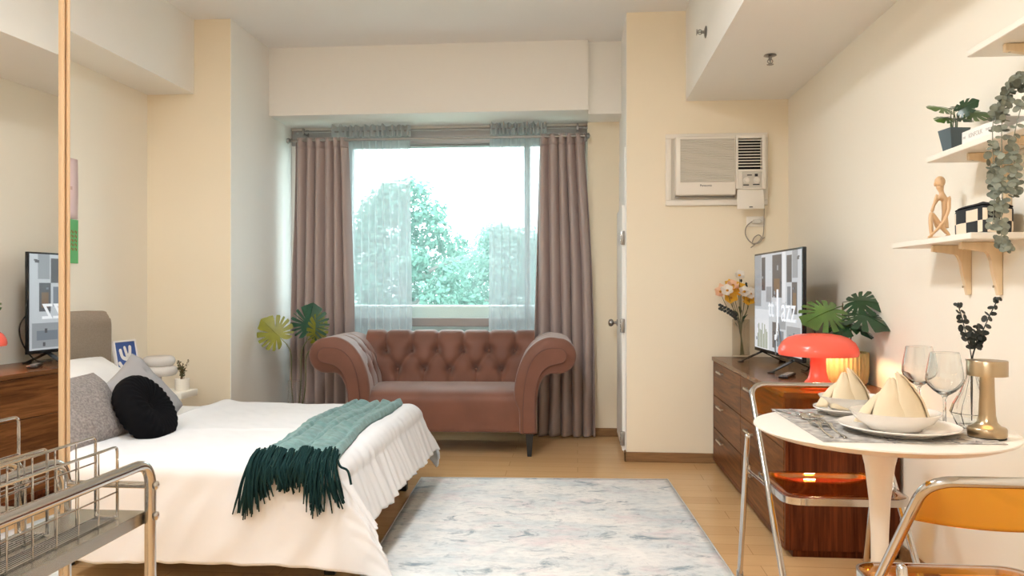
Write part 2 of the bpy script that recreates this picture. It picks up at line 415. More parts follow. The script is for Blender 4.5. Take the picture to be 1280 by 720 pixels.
# baseboards
def bb(name, boxes):
    b = MB()
    for q in boxes: b.bx(*q, bev=.004, seg=1)
    struct(b.build(name, M['base_wood'], smooth=False))
bb('baseboard_column', [(.298, XR, YC - .013, YC, 0, .062), (.298, .311, YC - .013, 5.0, 0, .062)])
bb('baseboard_back', [(.077, .31, 5.757, 5.77, 0, .062)])
bb('baseboard_right', [(XR - .013, XR, YB, YC - .015, 0, .062)])
bb('baseboard_left', [(XL, XL + .013, YB, 4.82, 0, .062)])
bb('baseboard_alcove', [(XL + .015, -2.25, 4.817, 4.83, 0, .062)])
bb('baseboard_bay', [(-2.25, -2.237, 4.835, 5.89, 0, .062)])

# ------------------------------------------------------------------ white closet door in the partition's side
d1 = struct(thing('door_1', None, None, (.31, 5.0, 0)))
b = MB(); b.bx(-.006, 0, .02, .70, .02, 2.02); b.build('jamb', M['white_paint'], d1, smooth=False)
b = MB(); b.prism([(-.022, .03, .05)] + [(-.022, .03, 1.56)] + [(-.022, .03 + .06 - .06 * math.cos(a), 1.60 + .05 * math.sin(a)) for a in (0, .5, 1.0, 1.57)] + [(-.022, .68, 1.65), (-.022, .68, .05)], (.016, 0, 0), .002)
b.build('door_panel', M['white_paint'], d1, ang=20)
for z in (1.43, .86, .13):
    b = MB(); b.bx(-.030, -.006, .012, .040, z - .045, z + .045, .002)
    for k in range(3): b.tube([(-.031, .022, z - .045 + k * .03 + .002), (-.031, .022, z - .017 + k * .03)], .005, 8)
    b.build('hinge', M['rod'], d1)
b = MB()
b.lathe([(0, 0), (.024, 0), (.024, .006), (.010, .010), (.010, .028), (.022, .034), (.028, .046), (.024, .060), (.012, .066), (0, .067)], 24, (-.022, .60, .855), 0, Matrix.Rotation(-PI / 2, 3, 'Y'))
b.build('door_knob', M['rod'], d1)

# ------------------------------------------------------------------ window
w = struct(thing('window_1', None, None, (0, 5.96, 0)))
def rect_frame(b, x0, x1, z0, z1, t, y0, y1, bev=.004):
    b.bx(x0, x0 + t, y0, y1, z0, z1, bev, 1); b.bx(x1 - t, x1, y0, y1, z0, z1, bev, 1)
    b.bx(x0 + t, x1 - t, y0, y1, z1 - t, z1, bev, 1); b.bx(x0 + t, x1 - t, y0, y1, z0, z0 + t, bev, 1)
b = MB(); rect_frame(b, WX0, WX1, WZ0, WZ1, .045, -.03, .06); b.bx(WX0 - .03, WX1 + .01, -.075, -.055, 2.225, 2.345, .004, 1); b.build('window_frame', M['alu'], w, smooth=False)
b = MB(); b.bx(WX0 + .045, WX1 - .045, -.02, .05, .805, .872, .004, 1); b.build('transom_bar', M['alu'], w, smooth=False)
for x in (-1.80, -.39):
    b = MB(); b.bx(x - .022, x + .022, -.02, .05, .872, WZ1 - .045, .004, 1); b.build('mullion', M['alu'], w, smooth=False)
for (a, c, z0, z1) in ((WX0 + .045, -1.822, .872, WZ1 - .045), (-1.778, -.412, .872, WZ1 - .045), (-.368, WX1 - .045, .872, WZ1 - .045), (WX0 + .045, WX1 - .045, WZ0 + .045, .805)):
    b = MB(); b.bx(a, c, .012, .018, z0, z1); b.build('glass_pane', M['pane'], w, smooth=False)
b = MB(); b.bx(WX0, WX1, .15, .42, WZ0 - .3, .965, .01); b.build('outer_ledge', M['frost'], w, smooth=False)

# ------------------------------------------------------------------ outdoors
b = MB(); b.bx(-30, 26, 6.6, 60, -3.3, -3.0); struct(b.build('ground', M['ground'], smooth=False))
def tree(name, label, x, y, top, rad, n, mt, seed, low=-.6):
    R = random.Random(seed)
    t = thing(name, label, 'tree', (x, y, -3.0), 0, 'trees outside the window')
    b = MB(); pts = catmull([(0, 0, 0), (.12, .05, 1.6), (-.05, 0, 3.0), (.1, 0, top + 3 - rad * .5)], 5)
    b.tube(pts, [.22 - .16 * i / len(pts) for i in range(len(pts))], 8)
    for k in range(6):
        a = R.uniform(0, 2 * PI); z = R.uniform(2.2, top + 3 - rad * 1.1)
        b.tube(catmull([(0, 0, z), (math.cos(a) * rad * .45, math.sin(a) * rad * .45, z + .4), (math.cos(a) * rad * .7, math.sin(a) * rad * .6, z + R.uniform(.4, .8))], 4), [.05 - .04 * i / 8 for i in range(9)], 6)
    b.build('trunk', M['bark'], t)
    # foliage: puffs of leaves
    b = MB(); puffs = []
    H = top - low
    for k in range(125):
        a = R.uniform(0, 2 * PI); hz = R.random()
        rr = rad * math.sqrt(R.random()) * (1 - .72 * max(0, (hz - .45) / .55) ** 1.4)
        puffs.append((Vector((math.cos(a) * rr, math.sin(a) * rr * .7, low + 3 + H * hz * .92)), R.uniform(.22, .42) * rad * .62))
    for (c, r) in puffs:
        for k in range(n):
            v = Vector((R.gauss(0, 1), R.gauss(0, 1), R.gauss(0, 1))).normalized()
            p = c + Vector((v.x, v.y, v.z * .75)) * r * R.uniform(.72, 1.08)
            nn = (v + Vector((R.uniform(-.7, .7), R.uniform(-.7, .7), R.uniform(-.2, 1)))).normalized()
            s = R.uniform(.035, .08)
            a2 = nn.orthogonal().normalized(); b2 = nn.cross(a2); ph = R.uniform(0, 2 * PI)
            u = a2 * math.cos(ph) + b2 * math.sin(ph); w2 = nn.cross(u)
            q = [b.bm.verts.new(p + u * s), b.bm.verts.new(p + w2 * s * .5), b.bm.verts.new(p - u * s), b.bm.verts.new(p - w2 * s * .5)]
            b.face(q)
    b.build('crown', mt, t, smooth=False, fixn=False)
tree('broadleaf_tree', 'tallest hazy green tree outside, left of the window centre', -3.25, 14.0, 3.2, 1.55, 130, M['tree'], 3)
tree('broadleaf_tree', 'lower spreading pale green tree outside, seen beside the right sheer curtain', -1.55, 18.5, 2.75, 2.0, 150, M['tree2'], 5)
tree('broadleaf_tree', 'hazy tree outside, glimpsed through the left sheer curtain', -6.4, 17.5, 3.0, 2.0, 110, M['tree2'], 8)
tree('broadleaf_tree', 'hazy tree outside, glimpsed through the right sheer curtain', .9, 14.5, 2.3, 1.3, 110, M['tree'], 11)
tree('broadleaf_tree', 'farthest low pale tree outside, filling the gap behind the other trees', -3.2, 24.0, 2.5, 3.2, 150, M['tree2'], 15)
# thin outdoor haze between the window and the trees
hz = bpy.data.materials.new('thin_outdoor_haze'); hz.use_nodes = True
for n in list(hz.node_tree.nodes): hz.node_tree.nodes.remove(n)
ho = hz.node_tree.nodes.new('ShaderNodeOutputMaterial'); hv = hz.node_tree.nodes.new('ShaderNodeVolumeScatter'); hv.inputs['Color'].default_value = (.86, .97, .98, 1); hv.inputs['Density'].default_value = .012
hz.node_tree.links.new(hv.outputs[0], ho.inputs['Volume'])
b = MB(); b.bx(-16, 10, 7.0, 30, -2.99, 9.0); o = b.build('outdoor_haze', hz, smooth=False); tag(o, 'thin pale haze hanging in the air outside the window', 'haze', None, 'stuff')

# ------------------------------------------------------------------ sky and lamps
wd = bpy.data.worlds.new('overcast_sky'); sc.world = wd; wd.use_nodes = True
nt = wd.node_tree; bg = nt.nodes['Background']
tc = nt.nodes.new('ShaderNodeTexCoord'); sx = nt.nodes.new('ShaderNodeSeparateXYZ'); nt.links.new(tc.outputs['Generated'], sx.inputs[0])
rp = nt.nodes.new('ShaderNodeValToRGB'); rp.color_ramp.elements[0].position = 0.0; rp.color_ramp.elements[1].position = .5
rp.color_ramp.elements[0].color = (.80, .93, .98, 1); rp.color_ramp.elements[1].color = (.86, .94, 1.0, 1)
nt.links.new(sx.outputs['Z'], rp.inputs[0]); nt.links.new(rp.outputs[0], bg.inputs[0]); bg.inputs[1].default_value = 5.6

def ceiling_lamp(label, x, y, r=.24):
    t = thing('ceiling_lamp', label, 'ceiling lamp', (x, y, CE - .05), 0)
    b = MB(); b.lathe([(r + .02, .048), (r + .02, 0), (r, -.005), (r, .0), (r, .048)], 40); b.build('rim', M['white_plastic'], t)
    b = MB(); b.lathe([(0, -.012), (r * .6, -.010), (r, 0), (r, .012), (0, .012)], 40); b.build('diffuser', M['lamp_diffuser'], t)
ceiling_lamp('round flush white ceiling lamp over the rug and bed', -.72, 2.2)
ceiling_lamp('round flush white ceiling lamp added out of view behind the camera as fill light', -.72, -.5)  # extra unseen lamp, added as frontal fill for the right wall
ceiling_lamp('round flush white ceiling lamp added out of view between wardrobe and left wall as fill light', -2.1, 1.0)  # another unseen lamp, put in only to brighten the room

# fire sprinklers
def sprinkler(label, loc, rot):
    t = thing('fire_sprinkler', label, 'sprinkler', loc, 0, None, rot)
    b = MB(); b.lathe([(0, 0), (.030, 0), (.032, .004), (.020, .009), (.010, .011), (0, .011)], 28); b.build('escutcheon', M['rod'], t)
    b = MB(); b.lathe([(.008, .010), (.008, .022), (.010, .024), (.005, .028), (0, .028)], 16)
    for s in (-1, 1): b.tube(catmull([(s * .007, 0, .022), (s * .013, 0, .032), (s * .006, 0, .043), (0, 0, .046)], 5), .0022, 6)
    b.tube([(0, 0, .024), (0, 0, .047)], .003, 8); b.build('sprinkler_head', M['rod'], t)
    b = MB()
    b.lathe([(0, .046), (.006, .046), (.016, .048), (.016, .050), (0, .051)], 20, fr=lambda a: 1 + .12 * math.cos(8 * a)); b.build('deflector', M['rod'], t)
sprinkler('brushed metal fire sprinkler pointing down under the right beam', (.975, 4.0, 2.288), (PI, 0, 0))
sprinkler('brushed metal fire sprinkler sticking sideways out of the beam face', (.683, 4.17, 2.47), (0, -PI / 2, 0))
# ------------------------------------------------------------------ rug
rug = thing('area_rug', 'large faded white and grey-blue distressed rug on the wooden floor', 'rug', (-.14, 3.40, 0), math.radians(3))
b = MB()
def rugf(u, v):
    return Vector(((u - .5) * 1.42, (v - .5) * 2.06, .008 + .0012 * noise.noise((u * 9, v * 14, 0))))
b.grid(rugf, 40, 56); o = b.build('pile', M['rug'], rug); solid(o, .0075, -1)
b = MB(); b.tube([(-.71, -1.03, .005), (.71, -1.03, .005), (.71, 1.03, .005), (-.71, 1.03, .005)], .005, 6, True); b.build('bound_edge', mat('grey_rug_binding', (.50, .50, .50), .9), rug)

# ------------------------------------------------------------------ tufted sofa
sofa = thing('tufted_sofa', 'brown tufted rolled-arm loveseat with black legs in front of the window', 'sofa', (-.905, 5.335, 0), math.radians(2.8))
def segd(p, a, c):
    ab = (c[0] - a[0], c[1] - a[1]); ap = (p[0] - a[0], p[1] - a[1])
    L = ab[0] ** 2 + ab[1] ** 2; t = max(0, min(1, (ap[0] * ab[0] + ap[1] * ab[1]) / L)) if L else 0
    return math.hypot(ap[0] - ab[0] * t, ap[1] - ab[1] * t)
def tufter(btn, segs, A=.034, B=.014, r=.030, w=.011):
    def f(p):
        d1 = min(math.hypot(p[0] - q[0], p[1] - q[1]) for q in btn)
        d2 = min([segd(p, *s) for s in segs] or [9])
        return -A * math.exp(-(d1 / r) ** 1.6) - B * math.exp(-(d2 / w) ** 1.3) - .010 * math.exp(-d1 / .07)
    return f
# profile sampling helper
def resample(pts, n):
    P = [Vector(p) for p in pts]; L = [0]
    for a, c in zip(P, P[1:]): L.append(L[-1] + (c - a).length)
    out = []
    for i in range(n):
        s = L[-1] * i / (n - 1); k = 0
        while k < len(L) - 2 and L[k + 1] < s: k += 1
        t = (s - L[k]) / max(1e-9, L[k + 1] - L[k]); out.append(P[k].lerp(P[k + 1], t))
    return out, L[-1]
# backrest: inner face rises, rolls over the top and down behind
bp, bl = resample(catmull([(0, .05, .36), (0, .055, .46), (0, .065, .56), (0, .085, .66), (0, .11, .735), (0, .15, .785), (0, .20, .795), (0, .25, .765), (0, .27, .70), (0, .262, .60), (0, .258, .40), (0, .258, .16)], 8), 84)
s_of = [bl * i / 83 for i in range(84)]
def s_at(z): # arclength where inner face reaches height z
    for i, p in enumerate(bp):
        if p.z >= z: return s_of[i]
sA, sB, sT = s_at(.665), s_at(.515), s_at(.785)
up = [(-.465 + .186 * k, sA) for k in range(6)]; lo = [(-.372 + .186 * k, sB) for k in range(5)]
segs = []
for q in lo:
    for p in up:
        if abs(abs(p[0] - q[0]) - .093) < .01: segs.append((p, q))
    segs.append((q, (q[0], s_at(.42))))
for p in up: segs.append((p, (p[0], sT + .10)))
tf = tufter(up + lo, segs, .056, .018, .030, .012)
b = MB()
def backf(u, v):
    i = min(83, int(round(v * 83))); p = bp[i]; x = (u - .5) * 1.21
    n1 = bp[min(83, i + 1)] - bp[max(0, i - 1)]
    nr = Vector((0, -n1.z, n1.y)).normalized()
    s = s_of[i]
    k = 1 if s < sT + .12 else max(0, 1 - (s - sT - .12) / .05)
    d = tf((x, s)) * k
    return Vector((x, p.y, p.z)) + nr * (d + .008 * k)
b.grid(backf, 140, 84)
o = b.build('backrest', M['sofa'], sofa, ang=80)
for (x, s) in up + lo:
    i = int(round(s / bl * 83)); p = bp[i]; n1 = bp[i + 1] - bp[i - 1]; nr = Vector((0, -n1.z, n1.y)).normalized()
    c = Vector((x, p.y, p.z)) - nr * .044
    b = MB(); b.ell(c, (.010, .006, .010), 12, 8); b.build('button', M['sofa'], sofa)
# seat: crowned cushion with rolled front
sp, sl = resample(catmull([(0, .10, .43), (0, -.02, .452), (0, -.16, .452), (0, -.27, .44), (0, -.335, .415), (0, -.362, .375), (0, -.365, .30), (0, -.362, .22), (0, -.36, .165), (0, -.33, .158)], 8), 60)
b = MB()
def seatf(u, v):
    p = sp[int(round(v * 59))]; x = (u - .5) * 1.05
    e = max(0, abs(u - .5) * 2 - .82) / .18
    return Vector((x, p.y + (.012 * e * e if v > .4 else 0), p.z - (.02 * e * e if v < .55 else 0) + .002 * noise.noise((x * 5, p.y * 5, 3))))
b.grid(seatf, 60, 60); b.build('seat', M['sofa'], sofa, ang=80)
b = MB(); b.bx(-.53, .53, -.34, .25, .155, .40, .01); b.build('seat_frame', M['sofa'], sofa)
# rolled arms
def arm(sg):
    outer = [(.625, .155), (.622, .30), (.628, .40), (.645, .475), (.675, .527), (.715, .545), (.765, .545)]
    C = (.765, .662); R = .117
    scroll = [(C[0] + R * math.sin(a), C[1] - R * math.cos(a)) for a in [PI * k / 10 for k in range(1, 11)]]
    inner = [(.70, .784), (.635, .762), (.575, .715), (.525, .64), (.492, .555), (.476, .47), (.474, .40), (.485, .345), (.505, .30), (.51, .155)]
    prof, pl = resample(catmull([(x, 0, z) for (x, z) in outer + scroll + inner], 5), 110)
    ss = [pl * i / 109 for i in range(110)]
    def s_in(z):
        for i in range(109, 0, -1):
            if prof[i].z >= z: return ss[i]
    a0, a1 = s_in(.70), s_in(.56)
    bt = [(-.15, a0), (.0, a0)] + [(-.225, a1), (-.075, a1), (.06, a1)]
    sg2 = [((-.15, a0), (-.225, a1)), ((-.15, a0), (-.075, a1)), ((0, a0), (-.075, a1)), ((0, a0), (.06, a1))] + [((y, a0), (y, a0 - .16)) for y in (-.15, 0)] + [((y, a1), (y, a1 + .12)) for y in (-.225, -.075, .06)]
    tfa = tufter(bt, sg2, .026, .010, .028, .010)
    b = MB()
    NY = 64
    def af(u, v):
        i = int(round(v * 109)); p = prof[i]; y = -.375 + u * .61
        t = prof[min(109, i + 1)] - prof[max(0, i - 1)]; nr = Vector((-t.z, 0, t.x)).normalized() * -1
        d = tfa((y, ss[i])) if ss[i] > a0 - .25 else 0
        ed = min(1, u / .045); d += -.018 * (1 - math.sqrt(max(0, 1 - (1 - ed) ** 2)))
        return Vector((sg * (p.x + nr.x * d), y, p.z + nr.z * d))
    V = b.grid(af, NY, 110)
    f = b.face([V[0][j] for j in range(110)]); f2 = b.face([V[NY - 1][j] for j in range(110)])
    b.build('arm', M['sofa'], sofa, ang=60)
    # front facing: narrow panel following the outer edge up into the scroll
    left = [(.535, .165), (.535, .30), (.540, .42), (.556, .53), (.585, .615), (.63, .675), (.69, .708), (.765, .712)]
    tip = [(.765 + .048 * math.sin(a), .664 + .048 * math.cos(a)) for a in [PI * k / 8 for k in range(1, 8)]]
    right = [(.745, .612), (.70, .598), (.655, .56), (.628, .50), (.612, .42), (.608, .30), (.612, .165)]
    ol = catmull([(sg * x, -.377, z) for (x, z) in left + tip + right], 4)
    b = MB(); b.prism(ol, (0, -.014, 0), .006); b.build('front_panel', M['sofa'], sofa, ang=50)
    b = MB(); b.tube([Vector((p.x, -.388, p.z)) for p in ol], .0042, 6); b.build('piping', M['piping'], sofa)
    for (y, s) in bt:
        i = int(round(s / pl * 109)); p = prof[i]; t = prof[i + 1] - prof[i - 1]; nr = Vector((-t.z, 0, t.x)).normalized() * -1
        b = MB(); b.ell((sg * (p.x - nr.x * .022), y, p.z - nr.z * .022), (.006, .010, .010), 12, 8); b.build('button', M['sofa'], sofa)
arm(-1); arm(1)
for (x, y) in ((-.575, -.33), (.575, -.33), (-.575, .20), (.575, .20)):
    b = MB(); b.lathe([(0, 0), (.018, 0), (.020, .004), (.036, .150), (.036, .162), (0, .162)], 4, (x, y, .0), 0, Matrix.Rotation(PI / 4, 3, 'Z'))
    b.build('leg', M['black_metal'], sofa, smooth=False)

# ------------------------------------------------------------------ bed
bed = thing('double_bed', 'double bed with white duvet and taupe padded headboard', 'bed', (0, 0, 0))
BX0, BX1, BY0, BY1, BZ = -2.70, -.93, 2.86, 4.17, .445
b = MB(); b.bx(BX0, BX1 + .01, BY0 + .01, BY1 - .01, .33, .445, .04, 3); b.build('mattress', M['sheet'], bed)
b = MB()
for (q) in ((BX0, BX1, BY0 + .005, BY0 + .035, .19, .385), (BX0, BX1, BY1 - .035, BY1 - .005, .19, .385), (BX1 - .03, BX1, BY0 + .035, BY1 - .035, .19, .385)): b.bx(*q, bev=.004, seg=1)
b.build('side_rail', M['rail'], bed, smooth=False)
for (x, y) in ((-.95, 4.13), (-.95, 2.90), (-2.02, 2.885), (-2.02, 4.13), (-2.66, 2.90), (-2.66, 4.13)):
    b = MB(); b.bx(x - .022, x + .022, y - .022, y + .022, 0, .20, .003, 1); b.build('leg', M['black_metal'], bed, smooth=False)
b = MB()
ol = fillet([(-2.80, 2.70, .12), (-2.80, 2.70, .975), (-2.80, 4.275, .975), (-2.80, 4.275, .12)], .10, 10)
b.prism(ol, (.085, 0, 0), .012, 0, 2); b.build('headboard', M['headboard'], bed, ang=60)
def duv(x, y, lift=0.0):
    """drape of the duvet: plan position (x, y) in cloth space -> place in the room"""
    qx = min(x, BX1); qy = min(max(y, BY0 - .03), BY1)
    ex, ey = x - qx, y - qy
    d = math.hypot(ex, ey); r = .075
    z = BZ + .018 + .012 * noise.noise((x * 2.3, y * 2.3, 1.7)) + .006 * noise.noise((x * 7, y * 6, 4)) + .003 * noise.noise((x * 16 + y * 7, y * 12, 6))
    # crease lines across the top
    z += .006 * math.exp(-((y - 3.35 - .18 * (x + 1.5)) / .02) ** 2) * (1 if x < -1.0 else 0)
    fold = (x + 2.02)
    if fold < .22: z += .018 * math.exp(-((fold - .05) / .06) ** 2)
    if d < 1e-6: return Vector((x, y, z + lift))
    ux, uy = ex / d, ey / d
    a = min(d / r, PI / 2)
    out = r * math.sin(a); drop = r * (1 - math.cos(a)); rest = max(0, d - r * PI / 2)
    fl = .48 * ux * ux + (.03 if uy < 0 else .10) * uy * uy + .26 * abs(ux * uy)
    k = 1 / math.sqrt(1 + fl * fl)
    out += rest * fl * k; drop += rest * k
    # folds
    along = y if ux > .7 else x
    if ux > .35:
        amp = min(1, d / .12) * .0075 * ux
        out += amp * (.45 * math.sin(y * 74 + x * 16 + 4.5 * noise.noise((y * 3, x * 2, 0))) + .9 * noise.noise((y * 24 + x * 6, x * 4, 2)) + .5 * noise.noise((y * 60 + x * 14, x * 9, 7)))
    if uy < 0 and abs(ux) < .8:
        out += min(1, d / .2) * (.017 * noise.noise((x * 4.2, d * 2.5, 5)) + .009 * noise.noise((x * 11 + d * 6, d * 5, 8)))
    zz = z - drop
    if zz < .022: out += (.022 - zz) * .25; zz = .022 + .003 * abs(noise.noise((x * 12, y * 12, 0)))
    if uy < 0 and ux > 0:
        wv = out - r * math.sin(a) - rest * fl * k; g = min(1.0, ux * 1.7)
        return Vector((qx + r * math.sin(a) * ux + rest * .62 * g * k + wv * ux, qy - (r * math.sin(a) - .0) * -uy - rest * .03 * k + wv * uy, zz)) + Vector((ux * math.sin(a), uy * math.sin(a), math.cos(a))) * lift
    return Vector((qx + ux * out, qy + uy * out, zz)) + Vector((ux * math.sin(a), uy * math.sin(a), math.cos(a))) * lift
b = MB()
DX0, DX1, DY0, DY1 = -1.93, BX1 + .31, BY0 - .03 - .432, BY1 + .30
def dx0(v):  # the head edge runs a little slanted
    return DX0 - .06 * v + .012 * noise.noise((v * 9, 0, 0))
def duvf(u, v):
    y = DY0 + (DY1 - DY0) * v; x0 = dx0(v)
    e = 0.012 * noise.noise((v * 15, 3, 1)) + .006 * noise.noise((v * 50, 3, 1))
    return duv(x0 + (DX1 + e - x0) * u, y + .008 * noise.noise((u * 14, 1, v * 2)))
b.grid(duvf, 150, 190)
o = b.build('duvet', M['duvet'], bed, ang=80, fixn=False); solid(o, .016, -1)

# throw across the foot of the bed
thr = thing('throw_blanket', 'teal knitted throw with dark fringe laid across the foot of the bed', 'blanket', (0, 0, 0))
def thrpos(u, v, extra=0.0):
    # v along from the far bed edge to the near edge, u across
    y = 4.14 + (2.80 - 4.14) * v
    xl = -1.255 - .015 * v + .045 * v * v; xr = -.965 + .01 * v + .045 * v * v
    xl += .012 * math.sin(v * 9); xr += .014 * math.sin(v * 7 + 1)
    x = xl + (xr - xl) * u
    h = .012 + .022 * abs(math.sin(u * PI * 2.5 + .5 * math.sin(v * 6))) ** .7 + .006 * noise.noise((u * 6, v * 16, 2))
    h -= .020 * math.exp(-((u - .58 - .05 * math.sin(v * 5)) / .035) ** 2) + .016 * math.exp(-((u - .2 + .04 * math.sin(v * 7)) / .03) ** 2)
    ed = min(u, 1 - u); h = max(.005, h) * min(1, .25 + ed / .06)
    # quilted stitch ripple
    h += .0035 * abs(math.sin(v * 60)) * abs(math.sin(u * 22))
    return duv(x, y, h + extra)
b = MB(); b.grid(lambda u, v: thrpos(u, v), 64, 150); b.grid(lambda u, v: thrpos(u, v, -.009) , 20, 60)
b.build('knit_body', M['throw'], thr, ang=80)
b = MB(); R = random.Random(21)
for k in range(210):
    u = R.random(); row = k % 3
    y = 2.80 - R.uniform(0, .03); p = thrpos(u, 1.0, .006 + .008 * row)
    L = R.uniform(.13, .175) * (1 + .30 * (u < .16) + .25 * (abs(u - .86) < .1) - .25 * (abs(u - .5) < .22))
    sx = R.uniform(-.035, .03) + (.03 if u > .93 else 0) + (-.02 if u < .1 else 0)
    y1 = BY0 - .03 - .075 - .010 - .012 * row - R.random() * .01
    pts = [p + Vector((0, .02, .004)), Vector((p.x + sx * .2, min(p.y, y1 + .02), p.z - .03)), Vector((p.x + sx * .55, y1 - .006, p.z - L * .55)), Vector((p.x + sx + R.uniform(-.012, .012), y1 + .004 - R.random() * .008, p.z - L))]
    b.tube(catmull(pts, 4), [.0034] * 8 + [.004] * 3 + [.0026] * 2, 5)
b.tube(catmull([thrpos(.985, 1, .01), thrpos(.985, 1, .0) + Vector((.025, -.03, -.02)), thrpos(.985, 1, 0) + Vector((.055, -.035, -.035)), thrpos(.985, 1, 0) + Vector((.068, -.035, -.085))], 5), .0045, 6)
b.build('fringe', M['fringe'], thr)

# pillows
def pillow(name, label, cat, loc, rot, w, h, t, mt, group=None, seed=0, pinch=1.0, piping=None):
    o = None
    b = MB(); N = 26
    def f(sgn):
        def g(u, v):
            x = (u - .5) * 2; y = (v - .5) * 2
            prof = (max(0, 1 - abs(x) ** 2.6) ** .55) * (max(0, 1 - abs(y) ** 2.6) ** .55)
            k = 1 - .055 * pinch * (abs(y) < 2) * (1 - x * x) * abs(y) ** 2; k2 = 1 - .055 * pinch * (1 - y * y) * abs(x) ** 2
            wr = .012 * noise.noise((x * 2.1 + seed, y * 2.1, seed)) + .005 * noise.noise((x * 6 + seed, y * 6, seed))
            return Vector((x * w / 2 * k2, y * h / 2 * k, sgn * (t / 2 * prof + wr * min(1, prof * 2.2))))
        return g
    b.grid(f(1), N, N); b.grid(f(-1), N, N)
    bmesh.ops.remove_doubles(b.bm, verts=b.bm.verts[:], dist=.0006)
    o = b.build(name, mt, None, ang=70, loc=loc, rot=rot)
    subd(o, 1)
    return tag(o, label, cat, group)
# local frame: x across the bed (world Y), y up the pillow, z = face normal
def face_x(tilt, spin=0.0, yaw=0.0):
    """face looks to +X, leaning back by tilt"""
    m = Matrix.Rotation(yaw, 3, 'Z') @ Matrix.Rotation(-tilt, 3, 'Y') @ Matrix(((0, 0, 1), (1, 0, 0), (0, 1, 0))) @ Matrix.Rotation(spin, 3, 'Z')
    return m.to_euler()
pillow('pillow', 'white pillow against the headboard, behind the mottled grey cushion', 'pillow', (-2.47, 3.12, .60), face_x(math.radians(48)), .60, .46, .17, M['sheet'], None, 1)
pillow('pillow', 'white pillow against the headboard, nearer the bedside table', 'pillow', (-2.47, 3.78, .585), face_x(math.radians(52)), .60, .46, .16, M['sheet'], None, 2)
pillow('cushion', 'square mottled grey cushion at the near side of the bed', 'cushion', (-2.055, 3.03, .585), face_x(math.radians(38), .05, math.radians(-4)), .46, .35, .15, M['grey_cushion'], None, 3)
pillow('cushion', 'square plain grey cushion propped behind the black round cushion', 'cushion', (-2.10, 3.58, .575), face_x(math.radians(36), math.radians(20), math.radians(2)), .44, .38, .12, M['grey_plain'], None, 4)
# round pleated cushion
rc = thing('round_cushion', 'round black pleated cushion leaning on the grey cushions', 'cushion', (-1.885, 3.215, .572), 0, None, face_x(math.radians(33), 0, math.radians(3)))
b = MB(); pr = []
for i in range(15):
    a = -PI / 2 + PI * i / 14
    pr.append((.120 + .043 * math.cos(a) if i not in (0, 14) else .120, .055 * math.sin(a)))
full = [(0, -.036), (.03, -.045), (.09, -.057)] + pr + [(.09, .057), (.04, .045), (.014, .028), (0, .022)]
V0 = len(b.bm.verts)
b.lathe(full, 120)
for v in b.bm.verts:
    a = math.atan2(v.co.y, v.co.x); r = math.hypot(v.co.x, v.co.y)
    k = .0030 * math.sin(a * 30 + 1.2 * math.sin(3 * a)) * min(1, r / .06)
    v.co.z += k * (1 if v.co.z > 0 else -1); v.co.x *= 1 + k * .35; v.co.y *= 1 + k * .35
b.build('pleated_cover', M['black_fabric'], rc, ang=80)
b = MB(); b.ell((0, 0, .024), (.016, .016, .009), 16, 10); b.build('button', M['black_fabric'], rc)

# ------------------------------------------------------------------ bedside table and what stands on it
ns = thing('bedside_table', 'small white bedside table between the bed and the tan pillar', 'table', (-2.545, 4.385, 0))
b = MB(); b.bx(-.245, .25, -.10, .10, .455, .495, .006, 2); b.build('tabletop', M['shelf_white'], ns)
for x in (-.215, .13):
    b = MB(); b.bx(x - .018, x + .018, -.095, .095, 0, .455, .004, 1); b.build('leg_panel', M['shelf_white'], ns)
b = MB(); b.bx(-.197, .112, .075, .09, .10, .455, .002, 1); b.build('back_panel', M['shelf_white'], ns)
fr = thing('framed_print', 'blue print of a white branching shape in a thin white frame on the bedside table', 'picture', (-2.655, 4.375, .4965), 0, None, (0, math.radians(-10), math.radians(-6)))
b = MB(); rect = lambda b, y0, y1, z0, z1, t, x0, x1: [b.bx(x0, x1, y0, y0 + t, z0, z1, .001, 1), b.bx(x0, x1, y1 - t, y1, z0, z1, .001, 1), b.bx(x0, x1, y0 + t, y1 - t, z0, z0 + t, .001, 1), b.bx(x0, x1, y0 + t, y1 - t, z1 - t, z1, .001, 1)]
rect(b, -.098, .098, 0, .30, .010, -.008, .010); b.build('frame', M['white_print'], fr, smooth=False)
b = MB(); b.bx(-.006, .003, -.089, .089, .009, .291); b.build('blue_ground', M['blue_print'], fr, smooth=False)
b = MB()
def blob(p, r0, r1):
    P = catmull(p, 6); n = len(P)
    left = []; right = []
    for i in range(n):
        t = P[min(n - 1, i + 1)] - P[max(0, i - 1)]; nn = Vector((0, -t.z, t.y)).normalized(); r = (r0 + (r1 - r0) * i / (n - 1))
        left.append(P[i] + nn * r); right.append(P[i] - nn * r)
    t = (P[-1] - P[-2]).normalized(); nn = Vector((0, -t.z, t.y))
    cap = [P[-1] + nn * r1 * math.cos(a) + t * r1 * math.sin(a) for a in (.5, 1.0, PI / 2, 2.1, 2.6)]
    b.prism(left + cap + right[::-1], (.0012, 0, 0))
X = .0032
blob([(X, .012, .02), (X, -.008, .09), (X, .010, .16), (X, -.006, .255)], .013, .010)
for (y0, z0, y1, z1, y2, z2) in ((.0, .20, .03, .215, .040, .255), (.0, .185, -.035, .20, -.045, .24), (.008, .15, .045, .155, .066, .19), (.0, .135, -.04, .135, -.066, .165), (-.006, .10, -.045, .085, -.066, .105), (-.002, .085, .04, .085, .064, .115), (.0, .055, .045, .04, .066, .055), (.005, .05, -.035, .035, -.060, .05)):
    blob([(X, y0, z0), (X, y1, z1), (X, y2, z2)], .011, .012)
b.build('white_motif', M['white_print'], fr, smooth=False)
